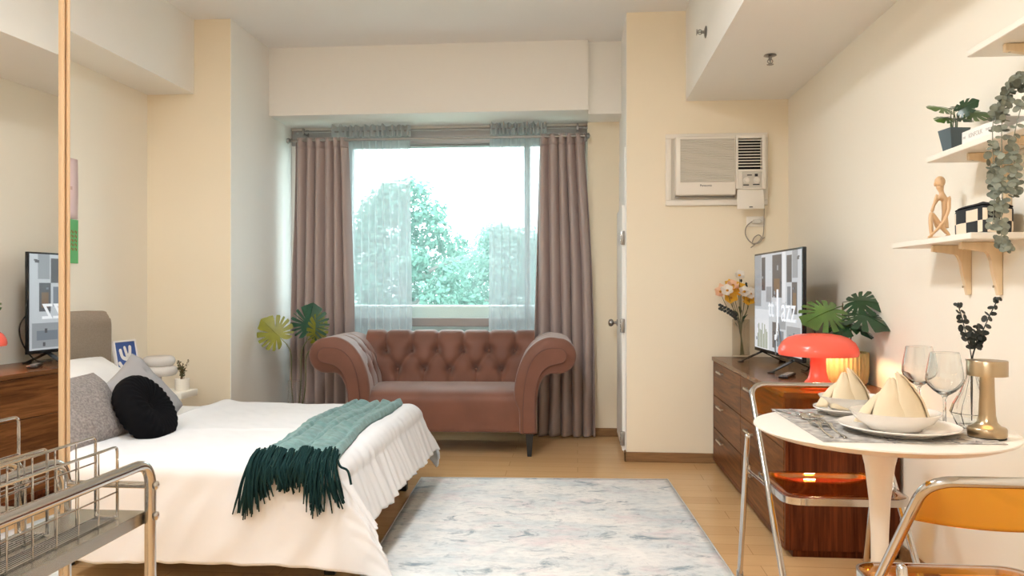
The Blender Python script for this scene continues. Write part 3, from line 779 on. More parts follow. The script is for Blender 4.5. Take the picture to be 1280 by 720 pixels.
lp = thing('bedside_lamp', 'white lamp of two stacked rounded discs on a chrome stem', 'lamp', (-2.475, 4.375, .495))
b = MB(); b.lathe([(0, 0), (.050, 0), (.052, .004), (.048, .010), (.010, .013), (.009, .090), (0, .090)], 28); b.build('stem', M['chrome'], lp)
def pebble(z0, r, h, c):
    b = MB(); b.lathe([(0, z0)] + [(r - h / 2 + h / 2 * math.cos(a), z0 + h / 2 + h / 2 * math.sin(a)) for a in [-PI / 2 + PI * k / 12 for k in range(13)]] + [(0, z0 + h)], 36, (c, 0, 0)); return b
pebble(.088, .098, .058, 0).build('lower_shade', M['white_glass'], lp); pebble(.146, .090, .060, -.006).build('upper_shade', M['white_glass'], lp)
pp = thing('potted_twigs', 'small ribbed white pot of dry twigs on the bedside table', 'plant', (-2.352, 4.40, .495))
b = MB(); b.lathe([(0, 0), (.036, 0), (.040, .006), (.041, .068), (.038, .070), (.035, .058), (0, .058)], 72, fr=lambda a: 1 + .018 * math.cos(24 * a)); b.build('pot', M['shelf_white'], pp)
b = MB(); b2 = MB(); R = random.Random(4)
for k in range(13):
    a = R.uniform(0, 2 * PI); l = R.uniform(.06, .13); s = R.uniform(.1, .5)
    p = catmull([(.01 * math.cos(a), .01 * math.sin(a), .055), (l * .4 * s * math.cos(a), l * .4 * s * math.sin(a), .06 + l * .45), (l * s * math.cos(a + .3), l * s * math.sin(a + .3), .065 + l * .85)], 5)
    b.tube(p, .0013, 5)
    for q in p[4:]:
        for j in range(2): b2.disc(q + Vector((R.uniform(-.008, .008), R.uniform(-.008, .008), R.uniform(-.006, .006))), (R.gauss(0, 1), R.gauss(0, 1), R.gauss(0, 1) + .01), R.uniform(.005, .010), 6, .5)
b.build('twigs', M['stem_brown'], pp); b2.build('leaves', mat('olive_dry_leaf', (.10, .09, .035), .7), pp, fixn=False)

# ------------------------------------------------------------------ paper posters on the left wall
p1 = thing('poster', 'pale pink paper poster on the left wall above the green card', 'poster', (XL, 3.955, 1.492))
b = MB(); b.grid(lambda u, v: Vector((.0012 + .003 * math.sin(v * PI) * u, -.165 + .33 * u, .338 * v)), 8, 8); o = b.build('sheet', M['pink_paper'], p1); solid(o, .001)
b = MB()
for k in range(5): b.bx(.0065, .0072, -.10 + .045 * k, -.08 + .045 * k + .012, .16 + .012 * (k % 2), .18 + .012 * (k % 2))
b.build('printed_marks', mat('faded_rose_ink', (.62, .42, .40), .7), p1, smooth=False)
p2 = thing('poster', 'green card with brown scribbles on the left wall beside the wardrobe', 'poster', (XL, 3.955, 1.243))
b = MB(); b.bx(0, .006, -.165, .165, 0, .245, .001, 1); b.build('card', M['green_paper'], p2, smooth=False)
b = MB(); R = random.Random(9)
for r in range(5):
    for k in range(10):
        y = -.14 + .03 * k; z = .075 + .024 * r
        b.tube(catmull([(.0068, y, z), (.0068, y + .008, z + .013), (.0068, y + .016, z - .004), (.0068, y + .02, z + .01)], 3), .0016, 4)
b.build('scribbles', M['red_ink'], p2)

# ------------------------------------------------------------------ leaf builder
def heart(th):
    T = ((0, .60), (14, .545), (30, .53), (55, .52), (80, .50), (105, .485), (130, .47), (150, .43), (165, .33), (174, .20), (180, .10))
    d = abs(math.degrees(th))
    for (a, ra), (c, rc) in zip(T, T[1:]):
        if d <= c: return ra + (rc - ra) * (d - a) / (c - a)
    return .10
def monstera(b, base, direc, nrm, L, notch=6, depth=.58, droop=.25, cup=.12, seed=0, wk=1.0, rings=7, n=168):
    """split leaf; base point, direction to the tip, face normal"""
    R = random.Random(seed)
    D = Vector(direc).normalized(); N = Vector(nrm); N = (N - D * N.dot(D)).normalized(); S = D.cross(N)
    nt_ = [sgn * math.radians(26 + (150 - 26) * (k + .5) / notch + R.uniform(-4, 4)) for sgn in (-1, 1) for k in range(notch)]
    dp = [depth * R.uniform(.75, 1.1) for _ in nt_]; wd_ = [math.radians(R.uniform(2.6, 4.4)) for _ in nt_]
    c0 = .40
    def P(x, y):
        z = -droop * (y ** 2) - cup * abs(x) * 1.2 + cup * .3 * math.cos(x * 8) * .3
        return Vector(base) + (D * y + S * x + N * z) * L
    ctr = b.bm.verts.new(P(0, c0)); prev = None
    rad = []
    for k in range(n):
        th = -PI + 2 * PI * k / n; f = 1.0
        for q, d_, w_ in zip(nt_, dp, wd_): f = min(f, 1 - d_ * math.exp(-((th - q) / w_) ** 4))
        rad.append((th, heart(th) * f))
    for i in range(1, rings + 1):
        ring = [b.bm.verts.new(P(math.sin(th) * r * i / rings * wk, c0 + math.cos(th) * r * i / rings)) for th, r in rad]
        for k in range(n):
            k2 = (k + 1) % n
            if prev is None: b.face((ctr, ring[k], ring[k2]))
            else: b.face((prev[k], ring[k], ring[k2], prev[k2]))
        prev = ring
    # midrib
    b.tube([P(0, y / 10) + N * .002 for y in range(0, 10)], [.008 * L + .002 * L * (9 - y) / 9 for y in range(0, 10)], 5)
    return b

# tall glass vase with three artificial leaves on the floor
fv = thing('leaf_vase', 'clear cylinder vase with three split leaves on the floor left of the sofa', 'vase', (-1.975, 5.24, 0))
b = MB(); b.lathe([(0, 0), (.048, 0), (.049, .004), (.049, .455), (.0465, .456), (.0465, .018), (0, .018)], 40); b.build('glass_cylinder', M['thick_glass'], fv)
def fleaf(name, mt, base, tip, nrm, L, foot, **k):
    b = MB(); b.tube(catmull([foot, (foot[0] * .3 + base[0] * .5, foot[1] * .5 + base[1] * .4, .38), ((base[0] + foot[0]) * .5 + .01 * (1 if base[0] > 0 else -1), (base[1] + foot[1]) / 2, (base[2] + .45) / 2 + .05), base], 8), .0038, 6)
    s = b.build('stalk', M['stem'], fv)
    b = MB(); monstera(b, base, tip, nrm, L, **k); b.build('leaf_blade', mt, s, ang=60, fixn=False)
fleaf('l', M['leaf_yellow'], (-.055, -.02, .715), (-.62, -.1, .62), (.15, -1, .18), .25, (.025, 0, .03), seed=1, droop=.12, cup=.05, notch=6, wk=1.05)
fleaf('l', M['leaf_teal'], (.075, .03, .735), (.12, .0, 1), (-.12, -1, .05), .27, (-.02, .01, .03), seed=2, droop=.10, cup=.05, notch=7, depth=.62, wk=1.12)
fleaf('l', M['leaf_yellow'], (.135, .05, .70), (.22, .1, 1), (1, -.35, .1), .24, (.0, -.025, .03), seed=3, droop=.15, cup=.08, notch=6)

# ------------------------------------------------------------------ curtains
def cloth(b, x0t, x1t, x0b, x1b, y, zt, zb, folds, amp, seed, nu=160, nv=70, power=1.0, bot=1.25, sway=0.0):
    def f(u, v):
        t = v ** power
        w0 = x0t + (x0b - x0t) * t; w1 = x1t + (x1b - x1t) * t
        ph = u * folds * 2 * PI + 2.6 * noise.noise((u * 2.2 + seed * 3, v * .9, seed)) + 1.1 * noise.noise((u * 5 + seed, v * 1.6, seed)) * (.3 + v)
        a = amp * (.75 + (bot - .75) * v) * (.65 + .5 * noise.noise((u * folds * .6 + seed, 2, 0)) + .35)
        yy = y + a * math.sin(ph) + .012 * noise.noise((u * 4, v * 3, seed)) * v
        xx = w0 + (w1 - w0) * u + a * .55 * math.sin(ph * 1 + .9) * .6 + sway * math.sin(v * 3.0) * (u - .3)
        return Vector((xx, yy, zt + (zb - zt) * v))
    b.grid(f, nu, nv); return f
rodb = thing('curtain_rods', 'double metal curtain rod above the window', 'curtain rod', (0, 0, 0))
for (y, z, x0, x1, r, nm) in ((5.69, 2.228, -2.165, .045, .011, 'front_rod'), (5.79, 2.312, -2.13, .045, .006, 'rear_rod')):
    b = MB(); b.tube([(x0, y, z), (x1, y, z)], r, 12); o = b.build(nm, M['rod'], rodb)
    for (x, s) in ((x0, -1), (x1, 1)):
        k = 1.0 if r > .008 else .6
        b = MB(); b.lathe([(0, -.002), (.016 * k, 0), (.016 * k, .008), (.008 * k, .011), (.008 * k, .015), (.019 * k, .022), (.022 * k, .032), (.018 * k, .042), (0, .047)], 20, (x, y, z), 0, Matrix.Rotation(s * PI / 2, 3, 'Y')); b.build('finial', M['rod'], o)
for x in (-2.115, .0):
    b = MB(); b.bx(x - .010, x + .010, 5.865, 5.899, 2.20, 2.345, .002, 1); b.bx(x - .006, x + .006, 5.68, 5.87, 2.205, 2.217, .001, 1); b.bx(x - .006, x + .006, 5.78, 5.87, 2.295, 2.306, .001, 1); b.bx(x - .007, x + .007, 5.776, 5.80, 2.29, 2.34, .001, 1)
    b.build('bracket', M['rod'], rodb, smooth=False)
def drape(name, label, x0t, x1t, x0b, x1b, seed, folds, zb, sway):
    t = thing(name, label, 'curtain', (0, 5.70, 0), 0, 'taupe side curtains')
    b = MB(); f = cloth(b, x0t, x1t, x0b, x1b, 0, 2.235, zb, folds, .031, seed, 220, 80, 1.4, 1.3, sway)
    o = b.build('curtain_panel', M['drape'], t, ang=80, fixn=False); solid(o, .003)
    b = MB(); b.grid(lambda u, v: f(u, v * .035) + Vector((0, -.003, .012)), 220, 4); o = b.build('pleated_header', M['drape'], t, ang=80, fixn=False); solid(o, .004)
drape('curtain', 'taupe curtain at the left end of the window, beside the leaf vase', -2.155, -1.745, -2.17, -1.70, 3.3, 6, .012, .03)
drape('curtain', 'taupe curtain at the right end of the window, its hem pooling behind the sofa arm', -.285, .050, -.33, .135, 8.1, 5.5, .012, .05)
def sheerc(label, x0, x1, seed, folds, r0, r1):
    t = thing('sheer_curtain', label, 'curtain', (0, 5.79, 0), 0, 'white sheer curtains')
    b = MB(); cloth(b, x0, x1, x0 - .01, x1 + .01, 0, 2.315, .05, folds, .014, seed, 170, 50); b.build('sheer_panel', M['sheer'], t, ang=80, fixn=False)
    b = MB()
    def rf(u, v):
        x = r0 + (r1 - r0) * u
        return Vector((x, .016 * math.sin(u * 95 + 3 * noise.noise((u * 9, seed, 0))) - .006, 2.268 + .085 * v + (.016 * noise.noise((u * 26, seed, 1)) + .008 * math.sin(u * 60)) * v))
    b.grid(rf, 200, 8); b.build('gathered_header', M['ruffle'], t, ang=80, fixn=False)
sheerc('white sheer curtain hanging next to the left taupe curtain', -1.80, -1.275, 1.4, 9, -1.90, -1.275)
sheerc('white sheer curtain hanging next to the right taupe curtain', -.665, -.27, 5.2, 6.5, -.665, -.23)
# ------------------------------------------------------------------ chest of drawers
DW, DY0_, DY1_, DZ = .845, 3.226, 4.905, .675
dr = thing('chest_of_drawers', 'long walnut chest of six drawers against the right wall', 'dresser', (0, 0, 0))
b = MB(); b.bx(DW - .006, 1.30, DY0_ - .004, DY1_ + .004, DZ - .024, DZ, .002, 1); b.build('top_board', M['walnut_top'], dr, smooth=False)
b = MB(); b.bx(DW + .018, 1.298, DY0_, DY1_, .03, DZ - .0245); b.bx(DW + .035, 1.29, DY0_ + .015, DY1_ - .015, 0, .03); b.build('carcass', M['walnut_end'], dr, smooth=False)
b = MB(); b.bx(DW + .002, DW + .018, DY0_, DY0_ + .018, .03, DZ - .0245, .001, 1); b.bx(DW + .002, DW + .018, DY1_ - .018, DY1_, .03, DZ - .0245, .001, 1); b.bx(DW + .002, DW + .018, DY0_ + .018, DY1_ - .018, .03, .052, .001, 1); b.build('front_edging', M['walnut_end'], dr, smooth=False)
ym = (DY0_ + DY1_) / 2 + .02
zs = [(.055, .238), (.242, .438), (.442, .647)]
for (y0, y1) in ((DY0_ + .020, ym - .002), (ym + .002, DY1_ - .020)):
    for (z0, z1) in zs:
        b = MB(); b.bx(DW, DW + .017, y0, y1, z0, z1, .0015, 1); d = b.build('drawer', M['walnut'], dr, smooth=False)
        yh = y1 - .22 if y1 < 4.5 else y1 - .26; zh = z1 - .045
        b = MB(); b.bx(DW - .020, DW - .012, yh - .075, yh + .075, zh - .006, zh + .006, .002, 2)
        for s in (-.06, .06): b.bx(DW - .014, DW + .001, yh + s - .006, yh + s + .006, zh - .005, zh + .005, .001, 1)
        b.build('handle', M['brushed'], d)

# ------------------------------------------------------------------ television
A = Vector((1.088, 3.835)); B = Vector((1.052, 4.69)); TW = (B - A).length
tvr = math.atan2(B.x - A.x, -(B.y - A.y))       # local +x runs from far to near edge
tv = thing('television', 'flat television showing a collage picture on the chest of drawers', 'television', ((A.x + B.x) / 2, (A.y + B.y) / 2, DZ), math.atan2(A.y - B.y, A.x - B.x))
hw = TW / 2; Z0, Z1 = .062, .630
b = MB(); b.bx(-hw, hw, 0, .020, Z0, Z1, .003, 2); b.bx(-hw * .8, hw * .8, .018, .050, Z0 + .01, Z0 + .36, .012, 2); b.build('casing', M['black_plastic'], tv)
b = MB(); x0, x1, z0, z1 = -hw + .010, hw - .010, Z0 + .020, Z1 - .010
mats = [mat('screen_%s' % n, (.015, .015, .018), .25, emit=e * .95, emcol=c, spec=.35) for n, c, e in (('grey', (.42, .45, .48), .62), ('pale', (.68, .72, .76), .70), ('dark_grey', (.13, .13, .14), .55), ('brown', (.28, .17, .09), .55), ('white', (.85, .87, .9), .75), ('green', (.28, .34, .14), .55), ('slate', (.26, .30, .35), .6))]
# screen picture: a wall of photographs, each a coloured cell
def cell(a, c, e, f, mi, d):
    X0 = x0 + (x1 - x0) * a; X1 = x0 + (x1 - x0) * c; q0 = z0 + (z1 - z0) * e; q1 = z0 + (z1 - z0) * f
    b.face([b.bm.verts.new(p) for p in ((X0, -.0004 - d, q0), (X1, -.0004 - d, q0), (X1, -.0004 - d, q1), (X0, -.0004 - d, q1))], mi)
cell(0, 1, 0, 1, 1, 0)
R = random.Random(12)
for (a, c, e, f, mi) in ((.0, .16, .45, 1, 0), (.17, .26, .62, .97, 2), (.27, .41, .70, 1, 1), (.42, .62, .55, .98, 2), (.44, .60, .80, .93, 6), (.46, .58, .60, .74, 3), (.63, .70, .5, 1, 4), (.72, .82, .70, .96, 2), (.83, .93, .74, 1, 0), (.73, .80, .45, .66, 6), (.82, .92, .40, .70, 2), (.84, .90, .44, .60, 3), (.94, 1, .3, 1, 1),
                         (.02, .14, .55, .75, 6), (.05, .13, .80, .93, 4), (.28, .40, .50, .66, 0), (.0, .34, .0, .42, 4), (.42, .50, .04, .30, 2), (.52, .66, .06, .22, 6), (.50, .70, .24, .36, 0), (.72, .98, .02, .28, 0), (.36, .41, .0, .48, 1), (.76, .94, .10, .20, 6)):
    cell(a, c, e, f, mi, .0003 + .0001 * (mi == 3) + .00005 * R.random())
for k in range(9):
    a = .07 + .028 * k; h = .16 + .12 * math.sin(k * 1.9) ** 2
    cell(a, a + .016, .01, h, 5, .0006)
for k in range(22):
    a = R.uniform(.02, .95); e = R.uniform(.03, .93); cell(a, min(.99, a + R.uniform(.01, .05)), e, min(.99, e + R.uniform(.015, .05)), R.choice((0, 1, 2, 4, 6)), .0008 + .00003 * k)
b.build('screen', mats, tv, smooth=False, fixn=False)
lt = mat('screen_white_lettering', (.02, .02, .02), .3, emit=.85, emcol=(.9, .92, .95))
text_part('lettering', 'J', .30, lt, tv, Matrix.Translation((.035, -.003, Z0 + .245)) @ Matrix.Rotation(PI / 2, 4, 'X') @ Matrix.Diagonal((1, 1, 1, 1)))
text_part('lettering', 'azz', .19, lt, tv, Matrix.Translation((.215, -.003, Z0 + .250)) @ Matrix.Rotation(PI / 2, 4, 'X'))
text_part('lettering', 'tt', .15, lt, tv, Matrix.Translation((-.085, -.003, Z0 + .255)) @ Matrix.Rotation(PI / 2, 4, 'X'))
text_part('lettering', 'M', .20, mats[2], tv, Matrix.Translation((.03, -.003, Z0 + .085)) @ Matrix.Rotation(PI / 2, 4, 'X') @ Matrix.Rotation(.45, 4, 'Z'))
for s in (-1, 1):
    b = MB(); xf = s * hw * .66
    for e in (-.12, .13): b.prism([(xf - .018, .004, .066), (xf + .018, .004, .066), (xf + .018 + s * .02, e, .006), (xf - .018 + s * .02, e, .006)], (0, .012 if e < 0 else -.012, 0))
    b.bx(xf + s * .02 - .02, xf + s * .02 + .02, -.128, -.10, .0, .008, .002, 1); b.bx(xf + s * .02 - .02, xf + s * .02 + .02, .11, .14, .0, .008, .002, 1)
    b.build('stand_foot', M['black_plastic'], tv)
b = MB(); b.tube(catmull([(hw * .9, .03, .30), (hw * .98, .06, .22), (hw * .9, .075, .12), (hw * .7, .07, .02), (hw * .4, .08, .006)], 7), .004, 6); b.build('power_cord', M['black_plastic'], tv)
rm = thing('remote_control', 'slim black remote control lying in front of the television', 'remote', (1.005, 3.79, DZ + .001), math.radians(62))
b = MB(); b.prism([(x, y, 0) for x, y in [(-.085, -.022), (.085, -.020), (.088, 0), (.085, .020), (-.085, .022), (-.089, 0)]], (0, 0, .016), .005); b.build('body', M['black_plastic'], rm)
b = MB()
for i in range(8):
    for j in range(3): b.lathe([(.0035, 0), (.0035, .0015), (0, .002)], 8, (-.07 + .019 * i, -.011 + .011 * j, .016))
b.build('keys', M['alu'], rm)

# ------------------------------------------------------------------ red mushroom lamp
rl = thing('mushroom_lamp', 'glossy coral red mushroom lamp at the near end of the chest of drawers', 'lamp', (1.025, 3.385, DZ))
b = MB(); b.lathe([(0, 0), (.078, 0), (.081, .006), (.078, .014), (.062, .022), (.045, .042), (.036, .075), (.034, .115), (.035, .150), (.030, .150), (.028, .075), (0, .03)], 48); b.build('base', M['red_solid'], rl)
b = MB(); b.lathe([(.172, .146), (.176, .158), (.172, .178), (.158, .203), (.132, .223), (.098, .234), (.05, .240), (0, .241), (0, .236), (.05, .235), (.096, .229), (.128, .218), (.153, .199), (.167, .176), (.170, .160), (.168, .147), (.172, .146)], 64); b.build('lamp_shade', M['red'], rl, fixn=False)
b = MB(); b.lathe([(0, .150), (.014, .152), (.014, .165), (.022, .180), (.026, .198), (.020, .214), (0, .220)], 20); b.build('bulb', M['bulb'], rl)
b = MB(); b.tube(catmull([(.075, .01, .006), (.13, .02, .004), (.185, .07, .004), (.215, .12, .005), (.225, .14, .008)], 8), .003, 6); b.build('cord', M['cord'], rl)
cb = MB()
R = random.Random(3)
pts = []
for k in range(26):
    a = k * 1.25; pts.append((.222 + .018 * math.cos(a) + .004 * R.random(), .165 + .028 * math.sin(a * .9), .012 + .012 * abs(math.sin(k * .7))))
cb.tube(catmull(pts, 4), .0032, 6); cb.build('cord_bundle', M['cord'], rl)

rl.scale = (.93, .93, .97)

# ------------------------------------------------------------------ potted monstera on the chest
mp_ = thing('potted_monstera', 'dark split-leaf plant in a ribbed mustard pot behind the red lamp', 'plant', (1.195, 3.575, DZ))
b = MB(); b.lathe([(0, 0), (.088, 0), (.098, .008), (.104, .05), (.104, .135), (.100, .142), (.094, .138), (.094, .12), (0, .12)], 128, fr=lambda a: 1 + .02 * math.cos(36 * a)); b.build('pot', M['gold_pot'], mp_)
b = MB(); b.lathe([(0, .124), (.093, .121)], 24); b.build('soil', M['soil'], mp_)
def pleaf(mt, foot, base, tip, nrm, L, **k):
    b = MB(); b.tube(catmull([foot, (foot[0] * .7 + base[0] * .3, foot[1], .2), (base[0] * .8 + foot[0] * .2, base[1], base[2] * .8), base], 8), .0030, 6)
    s = b.build('stalk', M['stem_brown'], mp_); b = MB(); monstera(b, base, tip, nrm, L, **k); b.build('leaf_blade', mt, s, ang=60, fixn=False)
pleaf(M['leaf_mid'], (-.03, 0, .12), (-.015, -.03, .345), (-.85, -.45, -.18), (-.25, -.75, .75), .22, seed=11, droop=.22, notch=6)
pleaf(M['leaf_dark'], (.0, .02, .12), (-.005, .0, .360), (.42, -.42, .16), (.05, -.75, .75), .18, seed=12, droop=.45, notch=5)
pleaf(M['leaf_dark'], (.02, 0, .12), (.01, -.03, .325), (.36, -.68, -.06), (.2, -.75, .65), .22, seed=13, droop=.30, notch=5, depth=.68)
pleaf(M['leaf_dark'], (.0, -.02, .12), (-.01, -.03, .285), (-.25, -.7, .05), (-.1, -.35, 1), .15, seed=14, droop=.6, notch=4)
pleaf(M['leaf_dark'], (.03, -.01, .12), (.02, -.03, .262), (.25, -.9, .0), (.3, -.2, 1), .16, seed=15, droop=.35, notch=3, wk=.6)
pleaf(M['leaf_dark'], (-.03, -.01, .12), (-.04, -.03, .225), (-.65, -.55, -.02), (-.1, -.4, 1), .15, seed=16, droop=.4, notch=3, wk=.6)

# ------------------------------------------------------------------ flower vase beside the television
fl = thing('flower_vase', 'smoky glass vase of white and yellow poppies at the far end of the chest', 'vase', (1.00, 4.825, DZ))
b = MB(); b.lathe([(0, 0), (.050, 0), (.053, .005), (.053, .235), (.0505, .237), (.0495, .02), (0, .02)], 64, fr=lambda a: 1 + .012 * math.cos(16 * a)); b.build('glass_body', M['smoke_glass'], fl)
heads = [(-.015, -.03, .505, 'petal_white', .028), (-.125, -.02, .405, 'petal_peach', .036), (-.092, -.06, .412, 'petal_white', .034), (-.052, -.02, .445, 'petal_peach', .032), (-.02, -.03, .415, 'petal_yellow', .038), (-.068, -.045, .365, 'petal_yellow', .040), (.035, -.04, .352, 'petal_yellow', .034), (.010, -.05, .405, 'petal_white', .034), (.045, -.05, .392, 'petal_white', .032), (-.065, .03, .455, 'petal_yellow', .026)]
R = random.Random(31)
for (x, y, z, pm, r) in heads:
    b = MB(); b.tube(catmull([(x * -.15, y * .3, .02), (x * .15, y * .3, .22), (x * .75, y, z * .8), (x, y, z)], 8), .0018, 5); s = b.build('flower_stem', M['stem'], fl)
    b = MB(); up_ = Vector((x * 2.0, -.75, .45)).normalized()
    a1 = up_.orthogonal().normalized(); a2 = up_.cross(a1)
    for k in range(6):
        ph = k * PI / 3 + R.random() * .4; d = a1 * math.cos(ph) + a2 * math.sin(ph); t = up_.cross(d); rr = r * R.uniform(.85, 1.1); lift = .25 + .35 * (k % 2) + R.random() * .2
        b.grid(lambda u, v: Vector((x, y, z)) + d * rr * u + up_ * (rr * (lift * u * u + .05 * math.sin(v * 9) * u)) + t * (rr * (v - .5) * 1.35 * math.sin(min(1, u * 1.05 + .06) * PI * .62)), 6, 7)
    b.build('petals', M[pm], s, ang=80, fixn=False)
    b = MB(); c = Vector((x, y, z)) + up_ * .006; b.ell(c, (.009, .009, .007), 12, 8); b.build('flower_heart', M['flower_heart'], s)
b = MB()
for k in range(16):
    a = R.uniform(0, 2 * PI); l = R.uniform(.02, .06); z = R.uniform(.24, .34)
    p0 = Vector((.02 * math.cos(a), .02 * math.sin(a), z - .06)); p1 = p0 + Vector((math.cos(a) * l, math.sin(a) * l, l * .9)); s_ = (p1 - p0).cross(Vector((0, 0, 1))).normalized() * .008
    b.grid(lambda u, v: p0.lerp(p1, u) + s_ * (v - .5) * 2 * math.sin(PI * min(1, u + .04)) + Vector((0, 0, .012 * math.sin(u * PI))), 7, 4)
b.build('green_leaves', M['leaf_dark'], fl, ang=80, fixn=False)
b = MB(); P = catmull([(-.01, -.02, .15), (-.03, -.04, .24), (-.07, -.05, .28), (-.135, -.05, .315)], 8); b.tube(P, .0016, 5)
for i in range(10, len(P), 2):
    for s in (-1, 1): b.ell(P[i] + Vector((.0, 0, s * .011)), (.011, .006, .009), 10, 6)
b.build('dark_sprig', M['leaf_black'], fl)
b = MB()
for (x, y, z) in ((.0, -.01, .475), (.03, -.01, .455), (.035, 0, .44)): b.tube(catmull([(0, 0, .2), (x * .5, y, z * .7), (x, y, z)], 6), .0013, 5); b.ell((x, y, z), (.007, .007, .010), 10, 6)
b.build('buds', M['leaf_black'], fl)

# ------------------------------------------------------------------ window air conditioner in the column wall
ac = thing('air_conditioner', 'beige window air conditioner set in the column wall', 'air conditioner', (.561, YC, 2.073))
K = .001167
def ax(px): return (px - 55) * K
def az(py): return -(py - 78) * K
def ab(b, px0, px1, py0, py1, y0, y1, bev=.002, mi=0): b.bx(ax(px0), ax(px1), y0, y1, az(py1), az(py0), bev, 2, mi)
b = MB()
ab(b, 50, 590, 74, 100, -.022, .0, .004); ab(b, 50, 590, 432, 462, -.022, 0, .004); ab(b, 50, 80, 100, 432, -.022, 0, .004); ab(b, 568, 590, 100, 432, -.022, 0, .004)
b.build('wall_frame', M['white_plastic'], ac)
b = MB(); ab(b, 80, 568, 100, 432, -.012, 0, 0); b.build('gap_shadow_board', M['grille'], ac, smooth=False)
b = MB(); ab(b, 97, 412, 98, 412, -.085, -.005, .010); b.build('front_panel', M['white_plastic'], ac)
b = MB()
ab(b, 120, 405, 113, 345, -.0865, -.080, .001)
for k in range(25):
    y = 115 + k * 9.2; b.prism([(ax(121), -.0865, az(y)), (ax(121), -.0905, az(y + 5.5)), (ax(121), -.0865, az(y + 6.5))], (ax(404) - ax(121), 0, 0))
b.build('intake_grille', M['grille'], ac, smooth=False)
text_part('brand_lettering', 'Panasonic', .0185, M['dark_ink'], ac, Matrix.Translation((ax(255), -.0858, az(362))) @ Matrix.Rotation(PI / 2, 4, 'X'))
b = MB(); ab(b, 412, 424, 98, 382, -.085, -.005, .003); ab(b, 548, 566, 98, 382, -.085, -.005, .003); ab(b, 424, 548, 98, 113, -.085, -.005, .003); ab(b, 424, 548, 278, 291, -.085, -.005, .003); ab(b, 424, 445, 291, 382, -.085, -.005, .003); ab(b, 424, 548, 376, 384, -.085, -.005, .003); b.build('side_surround', M['white_plastic'], ac)
b = MB(); ab(b, 424, 548, 113, 278, -.03, -.005, 0); b.build('vent_recess', M['dark'], ac, smooth=False)
for k in range(10):
    b = MB(); y = 122 + k * 15.4; b.prism([(ax(425), -.082, az(y)), (ax(425), -.040, az(y - 7)), (ax(425), -.040, az(y - 3)), (ax(425), -.082, az(y + 5))], (ax(547) - ax(425), 0, 0)); b.build('louvre', M['white_plastic'], ac, smooth=False)
cp = MB(); ab(cp, 446, 549, 292, 376, -.078, -.01, .002); cpn = cp.build('control_panel', M['grille'], ac)
for (x, y) in ((467, 336), (520, 336)):
    b = MB(); b.lathe([(.020, 0), (.020, .003), (.016, .004), (.015, .014), (.013, .016), (0, .016)], 28, (ax(x), -.078, az(y)), 0, Matrix.Rotation(PI / 2, 3, 'X')); b.box((ax(x), -.095, az(y)), (.004, .003, .026), Matrix.Rotation(.8, 3, 'Y')); b.build('dial', M['white_plastic'], cpn)
b = MB(); ab(b, 510, 526, 302, 316, -.0795, -.077, 0); ab(b, 450, 480, 358, 364, -.0795, -.077, 0); ab(b, 500, 535, 356, 362, -.0795, -.077, 0); ab(b, 470, 495, 306, 311, -.0795, -.077, 0); b.build('display_marks', M['dark_ink'], cpn, smooth=False)
b = MB(); b.prism([(ax(420), -.072, az(383)), (ax(556), -.072, az(383)), (ax(556), -.098, az(488)), (ax(416), -.098, az(490))], (0, .006, 0), .001); b.build('control_flap', M['white_plastic'], ac)
b = MB(); ab(b, 97, 415, 414, 421, -.030, -.012, .002); b.build('lower_slot', M['rod'], ac)
b = MB(); b.bx(ax(478), ax(496), -.0995, -.0975, az(482), az(477)); b.build('flap_mark', M['dark_ink'], ac, smooth=False)
ol_ = thing('wall_outlet', 'cream wall outlet with plug below the air conditioner', 'outlet', (1.115, YC, 1.522))
b = MB(); b.bx(-.058, .058, -.008, 0, -.033, .033, .004, 2); b.build('cover_plate', M['white_plastic'], ol_)
b = MB(); b.bx(-.05, .05, -.0095, -.007, -.024, .024, .002, 2); b.build('socket_face', M['white_plastic'], ol_)
b = MB(); b.prism([(-.028, -.035, -.012), (.022, -.035, -.014), (.030, -.035, .004), (.018, -.035, .016), (-.02, -.035, .010)], (0, .026, 0), .004); pl = b.build('plug', M['grille'], ol_)
b = MB()
b.tube(catmull([(-.026, -.024, .0), (-.060, -.024, -.03), (-.068, -.022, -.075), (-.05, -.022, -.115), (-.02, -.022, -.138), (.010, -.02, -.130), (.030, -.02, -.10), (.012, -.02, -.085), (-.015, -.018, -.105), (-.022, -.018, -.14), (.02, -.02, -.13), (.042, -.02, -.08), (.048, -.018, .05), (.046, -.018, .13), (.030, -.02, .185)], 7), .0032, 6)
b.tube([(-.035, -.025, -.165), (.05, -.018, -.10)], .003, 6)
b.build('cord', M['grey_cord'], ol_)

# ------------------------------------------------------------------ wall shelves
def shelf(label, y0, y1, zb, brackets, wrap=.165):
    t = thing('wall_shelf', label, 'shelf', (XR, 0, zb), 0)
    b = MB(); b.bx(-wrap, -.0005, y0, y1, 0, .019, .002, 1); b.build('board', M['shelf_white'], t, smooth=False)
    for y in brackets:
        b = MB()
        prof = [(-.001, -.001), (-.001, -.165), (-.014, -.168), (-.024, -.12)] + [(-.030 - .020 * (1 - math.cos(a)), -.115 + .085 * math.sin(a)) for a in (.3, .7, 1.1, 1.5)] + [(-.125, -.022), (-.125, -.001)]
        b.prism([(x, y - .009, z) for x, z in prof], (0, .018, 0), .002, 0, 1)
        br = b.build('bracket', M['light_wood'], t, smooth=False)
        b = MB(); b.lathe([(.004, 0), (.004, .002), (0, .003)], 10, (-.0245, y, -.14), 0, Matrix.Rotation(-PI / 2, 3, 'Y')); b.lathe([(.004, 0), (.004, .0015), (0, .002)], 10, (-.11, y, -.0225), 0, Matrix.Rotation(PI, 3, 'X')); b.build('screw', M['brass'], br)
    return t
